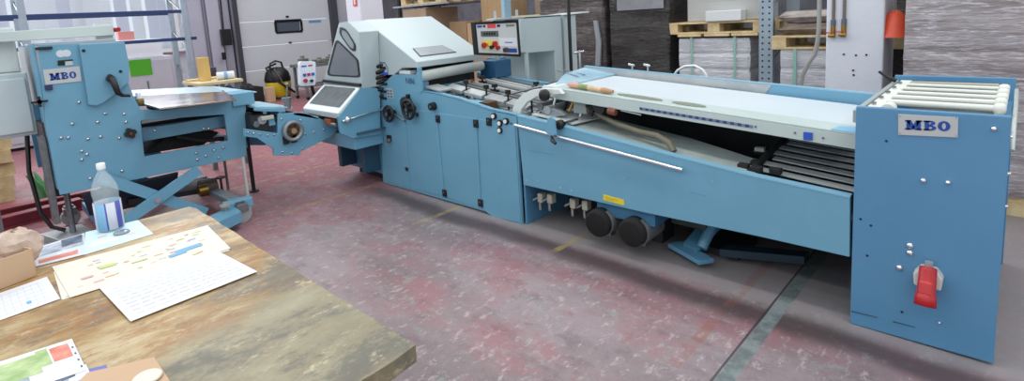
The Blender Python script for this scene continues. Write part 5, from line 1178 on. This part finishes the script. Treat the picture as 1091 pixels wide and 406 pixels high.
# electrical cabinet and duct at far left
GC = mat('pale grey cabinet', '#b9c4c6', .5, var=.04, scale=2)
ec = thing('electrical_cabinet', 'pale grey electrical cabinet standing at the left edge of the photo beside the feeder', 'cabinet', (-5.7, 0, 0))
MB().box((-6.1, -.25, 1.0), (-5.62, .42, 1.50)).build('body', GC, ec, .01)
MB().box((-5.62, .16, 1.03), (-5.595, .40, 1.46)).build('door', mat('cabinet door', '#c0cbcd', .5, var=.04), ec, .008)
MB().box((-5.62, -.24, 1.03), (-5.595, .145, 1.46)).build('door', mat('cabinet door', '#c0cbcd', .5, var=.04), ec, .008)
MB().box((-6.2, -.25, 1.502), (-5.82, .40, 1.86)).build('upper_box', mat('pale upper box', '#ccd3d2', .5, var=.03), ec, .01)
MB().box((-5.9, .05, .0), (-5.8, .12, 1.0)).build('cabinet_post', DSTEEL, ec)
MB().box((-6.1, -.1, .0), (-5.62, .2, .03)).build('cabinet_foot', DSTEEL, ec)
dq = [(0.104, 1.821), (1.044, 1.840), (1.046, 1.750), (0.093, 1.745)]
du = thing('cable_duct', 'long pale grey duct running above the feeder to its red lamp', 'duct', (-5.7, .4, 1.8))
MB().prism(dq, 'x', -5.8, -5.7).build('duct_body', mat('duct grey', '#c3ceca', .5), du, .005)
p = (-5.700, 1.062, 1.798); MB().cyl((-5.75, p[1], p[2]), (-5.70, p[1] + .02, p[2]), .02).build('red_lamp', RED, du)
MB().box((-5.8, p[1] - .14, 1.70), (-5.74, p[1] - .02, 1.86)).build('duct_bracket', mat('duct grey', '#c3ceca', .5), du)

# things resting on the feeder table
q = MB().box((-7.62, 2.22, 1.12), (-7.5, 2.34, 1.42)); tag(q.build('wooden_block', mat('yellow block wood', '#d9b36b', .6, var=.15, scale=6), bevel=.005), 'upright yellowish wooden block standing behind the feeder table', 'block')
o = thing('paper_roll', 'white roll with pale blue stripe lying beside the upright wooden block', 'roll', (-7.4, 2.45, 1.12))
MB().cyl((-7.42, 2.38, 1.17), (-7.38, 2.58, 1.17), .05, n=18).build('roll_body', PAPER, o); MB().cyl((-7.404, 2.46, 1.17), (-7.396, 2.50, 1.17), .052, n=18).build('blue_stripe', mat('pale blue stripe', '#7fa4cf', .5), o)
st_ = thing('side_workbench', 'low bench with pale wooden top behind the feeder table carrying the block and the roll', 'table', (-7.5, 2.3, 0))
MB().box((-7.9, 2.10, 1.08), (-7.2, 2.62, 1.118)).build('top', mat('pale bench wood', '#d8c79b', .6, var=.15, scale=4), st_, .004)
for x0 in (-7.85, -7.3):
    for y0 in (2.15, 2.54): MB().box((x0, y0, 0), (x0 + .05, y0 + .05, 1.08)).build('leg', DSTEEL, st_)
q = MB().box((-7.85, 2.12, 1.12), (-7.66, 2.58, 1.14)); tag(q.build('wooden_board', mat('board wood', '#d9bb7e', .6, var=.2, scale=5), bevel=.003), 'thin wooden board lying behind the upright block on the side bench', 'board')
gk = thing('glass_jar', 'small brown jar with clear lid at the left corner of the polished feeder plate', 'jar', (-5.300, 1.071, 1.153))
p = Vector((-5.360, 1.083, 1.147)); MB().lathe([(0, 0), (.032, 0), (.036, .03), (.034, .055), (0, .055)], p, (0, 0, 1), 16).build('jar_body', mat('jar contents', '#7c6a3c', .4, var=.2), gk)
MB().lathe([(.02, .055), (.02, .1), (.012, .11), (0, .11)], p, (0, 0, 1), 14).build('clear_lid', mat('clear cap', '#dfe6ea', .2), gk)

# ------------------------------------------------------------------ workbench in the foreground
def wood_material():
    m = bpy.data.materials.new('worn bench wood'); m.use_nodes = True
    nt = m.node_tree; n = nt.nodes; l = nt.links; b = n['Principled BSDF']
    tc = n.new('ShaderNodeTexCoord')
    def nz(sc, st, det=7, rough=.65, off=0):
        mp = n.new('ShaderNodeMapping'); l.new(tc.outputs['Object'], mp.inputs['Vector']); mp.inputs['Scale'].default_value = st; mp.inputs['Location'].default_value = (off, off, 0)
        z = n.new('ShaderNodeTexNoise'); z.inputs['Scale'].default_value = sc; z.inputs['Detail'].default_value = det; z.inputs['Roughness'].default_value = rough
        l.new(mp.outputs['Vector'], z.inputs['Vector']); return z.outputs['Fac']
    def ramp(v, els):
        r = n.new('ShaderNodeValToRGB'); l.new(v, r.inputs['Fac'])
        while len(r.color_ramp.elements) < len(els): r.color_ramp.elements.new(.5)
        for e, (p, c) in zip(r.color_ramp.elements, els): e.position = p; e.color = lin(c)
        return r.outputs['Color']
    def mr(v, a, c):
        k = n.new('ShaderNodeMapRange'); k.interpolation_type = 'SMOOTHSTEP'; l.new(v, k.inputs[0]); k.inputs[1].default_value = a; k.inputs[2].default_value = c; return k.outputs[0]
    def mix(f, a, c, s=1.):
        k = n.new('ShaderNodeMix'); k.data_type = 'RGBA'
        q = n.new('ShaderNodeMath'); q.operation = 'MULTIPLY'; l.new(f, q.inputs[0]); q.inputs[1].default_value = s; l.new(q.outputs[0], k.inputs[0])
        for i, v in ((6, a), (7, c)):
            if isinstance(v, str): k.inputs[i].default_value = lin(v)
            else: l.new(v, k.inputs[i])
        return k.outputs[2]
    sp = n.new('ShaderNodeSeparateXYZ'); l.new(tc.outputs['Object'], sp.inputs[0])
    base = ramp(nz(3.0, (1.8, .7, 1)), [(.32, '#6b4f2a'), (.44, '#94733f'), (.54, '#ae9466'), (.68, '#c6b592')])
    base = mix(mr(nz(5, (1.6, .6, 1), 9, .8, 3), .47, .58), base, '#96611f', .85)
    base = mix(mr(nz(12, (1.6, .6, 1), 8, .75, 17), .5, .66), base, '#b9a985', .6)
    # grey worn band towards the free end of the bench
    ad = n.new('ShaderNodeMath'); ad.operation = 'ADD'; l.new(sp.outputs[0], ad.inputs[0]); l.new(nz(1.6, (1, 1, 1), 6, .6, 5.4), ad.inputs[1])
    base = mix(mr(ad.outputs[0], .75, 1.02), base, '#7f806c', .7)
    base = mix(mr(nz(2.6, (1.5, .8, 1), 9, .78, 9.2), .50, .62), base, '#55554f', .75)
    base = mix(mr(nz(9, (1.3, .7, 1), 8, .8, 13), .55, .7), base, '#4a4134', .55)
    base = mix(mr(nz(15, (1.2, .6, 1), 9, .85, 1), .54, .66), base, '#d0c3a0', .6)
    l.new(base, b.inputs['Base Color'])
    b.inputs['Roughness'].default_value = .42
    bp = n.new('ShaderNodeBump'); bp.inputs['Strength'].default_value = .25; bp.inputs['Distance'].default_value = .003
    l.new(nz(40, (.4, 1, 1)), bp.inputs['Height']); l.new(bp.outputs['Normal'], b.inputs['Normal'])
    return m
tb = thing('workbench', 'large worn wooden workbench with papers in the left foreground', 'workbench', (-2.0, .1, 0))
TY = .757
# top with a slightly chipped edge
random.seed(21)
pts = []
def edge(a, b, n):
    for i in range(n):
        t = i / n; j = random.uniform(-.0025, .0025)
        d = Vector((b[0] - a[0], b[1] - a[1])).normalized(); pts.append((a[0] + (b[0] - a[0]) * t - d.y * j, a[1] + (b[1] - a[1]) * t + d.x * j))
edge((-2.975, -.75), (-1.12, -.75), 6); edge((-1.12, -.75), (-1.105, .742), 24); edge((-1.118, .757), (-2.962, .757), 36); edge((-2.975, .742), (-2.975, -.75), 10)
MB().prism(pts, 'z', .802, .85).build('tabletop', wood_material(), tb, .006)
WF = mat('bench frame wood', '#8f6d30', .6, col2='#6b4c20', scale=5, stretch=(1, 1, .3))
MB().box((-2.88, .64, .68), (-1.2, .68, .802)).build('apron', WF, tb, .003)
MB().box((-2.88, -.66, .68), (-1.2, -.62, .802)).build('apron', WF, tb, .003)
MB().box((-1.24, -.62, .68), (-1.2, .64, .802)).build('apron', WF, tb, .003)
MB().box((-2.88, -.62, .68), (-2.84, .64, .802)).build('apron', WF, tb, .003)
for x0 in (-2.9, -1.26):
    for y0 in (-.68, .60): MB().box((x0, y0, 0), (x0 + .08, y0 + .08, .80)).build('leg', WF, tb, .006)
# bottle
bt = thing('water_bottle', 'clear plastic water bottle with white cap and blue and white label on the workbench', 'bottle', (-2.953, .406, .85))
BX, BY = -2.94, .41
bt.location = (BX, BY, .85)
R_ = .052
PET = mat('clear PET', '#cfdde4', .08)
PET.node_tree.nodes['Principled BSDF'].inputs['Alpha'].default_value = .32
prof = [(0, .006), (.03, .0), (.044, .002), (R_, .014), (R_, .07), (R_ - .003, .075), (R_ - .003, .165), (R_, .17), (R_ - .001, .195), (.043, .22), (.032, .245), (.019, .268), (.0145, .28), (.0145, .295)]
MB().lathe(prof, (BX, BY, .8505), (0, 0, 1), 32).build('bottle_body', PET, bt)
q = MB().lathe([(.0165, .284), (.0175, .286), (.0175, .309), (.015, .312), (0, .312)], (BX, BY, .85), (0, 0, 1), 24); q.build('cap', mat('cap white', '#eef0f4', .35), bt)
# label: wrap in three colours
q = MB(); n_ = 48
for k in range(n_):
    a0 = 2 * pi * k / n_; a1 = 2 * pi * (k + 1) / n_; deg = (math.degrees(a0) - math.degrees(math.atan2(-BY, -BX))) % 360
    q.m(1 if 300 < deg < 345 or 100 < deg < 170 else (2 if (25 < deg < 60 or 345 < deg < 350) else 0))
    rr_ = R_ + .0008
    vs = [(BX + rr_ * cos(a), BY + rr_ * sin(a), z) for z in (.862, .985) for a in (a0, a1)]
    q.add([vs[0], vs[1], vs[3], vs[2]], [(0, 1, 2, 3)], True)
lb = q.build('label', [mat('label white', '#dcdfea', .45), mat('label sky', '#8fc3e6', .45), mat('label violet blue', '#5a63b8', .45)], bt)
lb.modifiers.new('t', 'SOLIDIFY').thickness = .0006
q = MB()
for k in range(7):
    a = math.atan2(-BY, -BX) + (k - 3) * .12 - .25; q.box((BX + .053 * cos(a) - .003, BY + .053 * sin(a) - .003, .90 + .008 * (k % 3)), (BX + .0535 * cos(a) + .002, BY + .0535 * sin(a) + .002, .935 + .006 * (k % 2)))
MB().lathe([(R_ - .012, .003), (R_ - .004, .008), (R_ - .004, .10), (0, .10)], (BX, BY, .852), (0, 0, 1), 24)
# papers
def quad(px): return [Vector(p) for p in px]
def paper(name, q4, z, m, lab, cat='sheet of paper', th=.0012, prints=(), group=None, root=None):
    q4 = [Vector((p[0], p[1], z)) for p in q4]
    q = MB().hexa(q4, (0, 0, th)); mats = [m]
    if prints:
        for pi_k, (u0, v0, u1, v1, pm_, *sk) in enumerate(prints):
            if pm_ not in mats: mats.append(pm_)
            q.m(mats.index(pm_))
            pts_ = []
            s_ = sk[0] if sk else 0
            for u, v in ((u0, v0), (u1, v0 + s_), (u1, v1 + s_), (u0, v1)):
                p = q4[0].lerp(q4[3], u).lerp(q4[1].lerp(q4[2], u), v); pts_.append(p + Vector((0, 0, th + .0003 + .00004 * pi_k)))
            q.add(pts_, [(0, 1, 2, 3)])
    o = q.build(name, mats); tag(o, lab, cat, group)
    return o
INK = mat('faint grey ink', '#b4bbc6', .6); PINK = mat('pink ink', '#e2a7a5', .6); OR = mat('orange ink', '#e2a46c', .6); LG = mat('lime ink', '#c3cc79', .6); SKY = mat('blue ink', '#6ea9d6', .6)
PHO = mat('photo print grey blue', '#7f8ba0', .3, col2='#c7ccd4', scale=18); PHR = mat('photo print red', '#d3674f', .3, col2='#e0a090', scale=14); PHG = mat('photo print green', '#8fae6a', .3, col2='#c3d39c', scale=16); PHD = mat('photo print dark', '#2f3647', .3, col2='#6b7590', scale=20); VIO = mat('violet cover', '#6f6fb0', .5); AQ = mat('aqua paper', '#cfe9ee', .5)
paper('leaflet', [(-2.678, 0.272, 0.850), (-2.997, 0.322, 0.850), (-2.968, 0.520, 0.850), (-2.695, 0.520, 0.850)], .851, AQ, 'pale aqua leaflet under the water bottle', prints=((.1, .2, .5, .45, PAPER), (.2, .55, .35, .6, PINK), (.65, .3, .8, .34, PINK), (.55, .6, .7, .65, PINK)))
paper('leaflet', [(-2.701, 0.117, 0.850), (-2.952, 0.130, 0.850), (-2.986, 0.317, 0.850), (-2.678, 0.277, 0.850)], .8525, mat('glossy leaflet', '#dfe4ea', .25, coat=.4), 'glossy leaflet with a dark photo and an orange stripe left of the bottle', prints=((.05, .45, .97, .9, PHO), (.1, .1, .85, .28, PHR), (.55, .6, .95, .97, PHD)))
paper('plan_sheet', [(-2.268, 0.152, 0.850), (-2.582, 0.164, 0.850), (-2.533, 0.693, 0.850), (-2.210, 0.671, 0.850)], .8505, PAPERY, 'ivory plan sheet lying lowest under the coloured plan', prints=((.02, .02, .1, .06, INK),))
ps_ = []
random.seed(31)
for k in range(40):
    u = random.uniform(.05, .9); v = random.uniform(.1, .85); w = random.uniform(.015, .06); pm_ = random.choice((PINK, OR, LG, INK, INK, INK)); ps_.append((u, v, u + w, v + random.uniform(.015, .035), pm_))
ps_ += [(.22, .5, .32, .58, LG), (.62, .24, .74, .32, SKY, .03), (.68, .30, .86, .40, SKY, .04), (.1, .35, .17, .40, PINK), (.4, .4, .5, .43, LG)]
paper('coloured_plan', [(-2.259, 0.173, 0.850), (-2.642, 0.166, 0.850), (-2.588, 0.707, 0.850), (-2.222, 0.678, 0.850)], .853, PAPERY, 'long ivory plan with coloured notes and a blue drawing across the workbench', prints=ps_)
random.seed(33); ps_ = []
for r in range(9):
    u = .06
    while u < .9:
        w = random.uniform(.03, .09); ps_.append((u, .1 + r * .092, min(u + w, .94), .104 + r * .092 + .004, INK)); u += w + .02
sheet = [(-1.895, 0.273, 0.850), (-2.253, 0.253, 0.850), (-2.233, 0.633, 0.850), (-1.913, 0.660, 0.850)]
sh_ = [Vector(p) for p in sheet]
paper('white_plan', [sh_[0], sh_[1], sh_[2], sh_[3]], .8555, PAPER, 'plain white sheet with faint text lying nearest the workbench edge', prints=ps_)
ps_ = [(.1 * k + .03, .1, .1 * k + .033, .9, INK) for k in range(3, 9)] + [(.1, .15 * k + .1, .9, .15 * k + .105, INK) for k in range(6)] + [(.6, .2, .66, .3, SKY)]
paper('white_form', [(-2.259, -0.050, 0.850), (-2.510, -0.052, 0.850), (-2.546, 0.141, 0.850), (-2.282, 0.149, 0.850)], .8515, PAPER, 'white form with a faint grid at the left edge below the cardboard box', prints=ps_)
paper('picture_brochure', [(-1.745, -0.053, 0.850), (-1.961, -0.074, 0.850), (-1.930, 0.135, 0.850), (-1.709, 0.137, 0.850)], .854, mat('brochure paper', '#e3e9ec', .3, coat=.3), 'bright picture brochure with green and red photos at the bottom left', prints=((.0, .30, .60, .88, PHG), (.6, .45, .72, .95, PHG), (.74, .48, .94, .9, PHR), (.0, .1, .45, .3, PHO), (.96, .1, .98, .16, PHD), (.96, .3, .98, .36, PHD), (.96, .5, .98, .56, PHD), (.96, .7, .98, .76, PHD)))
paper('violet_folder', [(-1.652, 0.033, 0.850), (-1.766, 0.043, 0.850), (-1.699, 0.177, 0.850), (-1.651, 0.177, 0.850)], .8505, VIO, 'violet folder with a dark photo lying under the picture brochure', prints=((.05, .35, .55, .9, PHD),))
paper('picture_card', [(-1.645, -0.002, 0.850), (-1.776, 0.007, 0.850), (-1.745, 0.141, 0.850), (-1.680, 0.141, 0.850)], .8522, mat('card paper', '#dfe3ee', .3), 'white card with a small dark photo between the brochure and the violet folder', prints=((.2, .3, .7, .9, PHO), (.5, .4, .8, .85, PHD)))
q = MB().hexa([(-1.585, 0.061, 0.852), (-1.677, 0.135, 0.852), (-1.610, 0.270, 0.852), (-1.464, 0.269, 0.852)], (0, 0, .012)); tag(q.build('cardboard_folder', CARDL, bevel=.002), 'flat beige cardboard sleeve at the bottom edge of the photo', 'sleeve')
q = MB(); cc = (-1.514, 0.232, 0.865)
q.lathe([(0, 0), (.03, 0), (.034, .004), (.03, .008), (0, .008)], (cc[0], cc[1], .8655), (0, 0, 1), 24); tag(q.build('cream_disc', mat('cream card disc', '#e5dccb', .6)), 'round cream card disc lying on the beige cardboard sleeve', 'disc')
q = MB(); cc = (-2.890, 0.409, 0.853); 
q.lathe([(.0, 0), (.03, 0), (.032, .004), (.028, .008), (.0, .006)], (cc[0] + .06, cc[1] + .02, .8535), (0, 0, 1), 18); tag(q.build('clear_lid', mat('clear grey lid', '#b9c4cb', .15, trans=.5)), 'small clear lid lying in front of the water bottle', 'lid')
# cardboard box with packing
cb = thing('cardboard_box', 'open cardboard box with crumpled packing paper at the left end of the workbench', 'box', (-2.592, 0.065, 0.850))
c1 = Vector((-2.600, 0.114, 0.850)); c2 = Vector((-2.531, -0.083, 0.850)); dirx = (c2 - c1).normalized(); nrm = Vector((-dirx.y, dirx.x, 0)); nrm = nrm if nrm.x < 0 else -nrm
def wall_(a, b, t=.005, h=.105): 
    d = (b - a).normalized(); n2 = Vector((-d.y, d.x, 0)) * t
    return MB().hexa([a, b, b + n2, a + n2], (0, 0, h))
c3 = c2 + nrm * .28; c4 = c1 + nrm * .28
for a, b in ((c1, c2), (c2, c3), (c3, c4), (c4, c1)): wall_(a + Vector((0, 0, .0015)), b + Vector((0, 0, .0015))).build('side_wall', CARDL, cb, .001)
MB().hexa([c1, c2, c3, c4], (0, 0, .004)).build('base', CARDL, cb)
random.seed(14); q = MB()
ce = (c1 + c2 + c3 + c4) / 4
for bx_, by_, rr_ in ((.30, .0, .085), (.0, .02, .08), (-.3, .0, .08)):
    ctr = ce + dirx * (-bx_ * .38) + nrm * by_ + Vector((0, 0, .085)); vs = []; N1, N2 = 16, 9
    for j in range(N2 + 1):
        for i in range(N1):
            th = pi * j / N2; ph = 2 * pi * i / N1; w = 1 + .28 * noise.noise(Vector((cos(ph) * 2 + bx_ * 9, sin(ph) * 2, th * 2)))
            vs.append(ctr + Vector((rr_ * w * sin(th) * cos(ph), rr_ * w * sin(th) * sin(ph), rr_ * .85 * w * cos(th))))
    q.add(vs, [(j * N1 + i, j * N1 + (i + 1) % N1, (j + 1) * N1 + (i + 1) % N1, (j + 1) * N1 + i) for j in range(N2) for i in range(N1)])
q.build('packing_paper', mat('crumpled packing paper', '#cdb5a4', .6, var=.25, scale=14, bump=.5, bscale=25), cb)

# ------------------------------------------------------------------ light
wd = bpy.data.worlds.new('world'); SC.world = wd; wd.use_nodes = True
bg = wd.node_tree.nodes['Background']; bg.inputs[0].default_value = (.86, .93, 1, 1); bg.inputs[1].default_value = 1.02
def lamp(loc, sx, sy, e, rot=(0, 0, 0), col=(1, .98, .95)):
    ld = bpy.data.lights.new('added_overhead_lamp', 'AREA'); ld.shape = 'RECTANGLE'; ld.size = sx; ld.size_y = sy; ld.energy = e; ld.color = col
    lo = bpy.data.objects.new('added_overhead_lamp', ld); COL.objects.link(lo); lo.location = loc; lo.rotation_euler = rot
for x0 in (-10.5, -6.5, -2.5, 1.5):
    for y0 in (-1.5, 2.2, 5.6): lamp((x0, y0, 4.7), 3.0, .35, 38)  # unseen area lamps, added overhead for soft directional light
dl_ = bpy.data.lights.new('window_daylight', 'AREA'); dl_.shape = 'RECTANGLE'; dl_.size = .8; dl_.size_y = 6.6; dl_.energy = 260; dl_.color = (.88, .95, 1)
do_ = bpy.data.objects.new('window_daylight', dl_); COL.objects.link(do_); do_.location = (-14.2, .6, 3.35); do_.rotation_euler = (0, -pi / 2, 0)
SC.view_settings.view_transform = 'Standard'; SC.view_settings.look = 'None'
SC.view_settings.exposure = 0.0; SC.view_settings.gamma = 1
SC.view_settings.use_curve_mapping = False
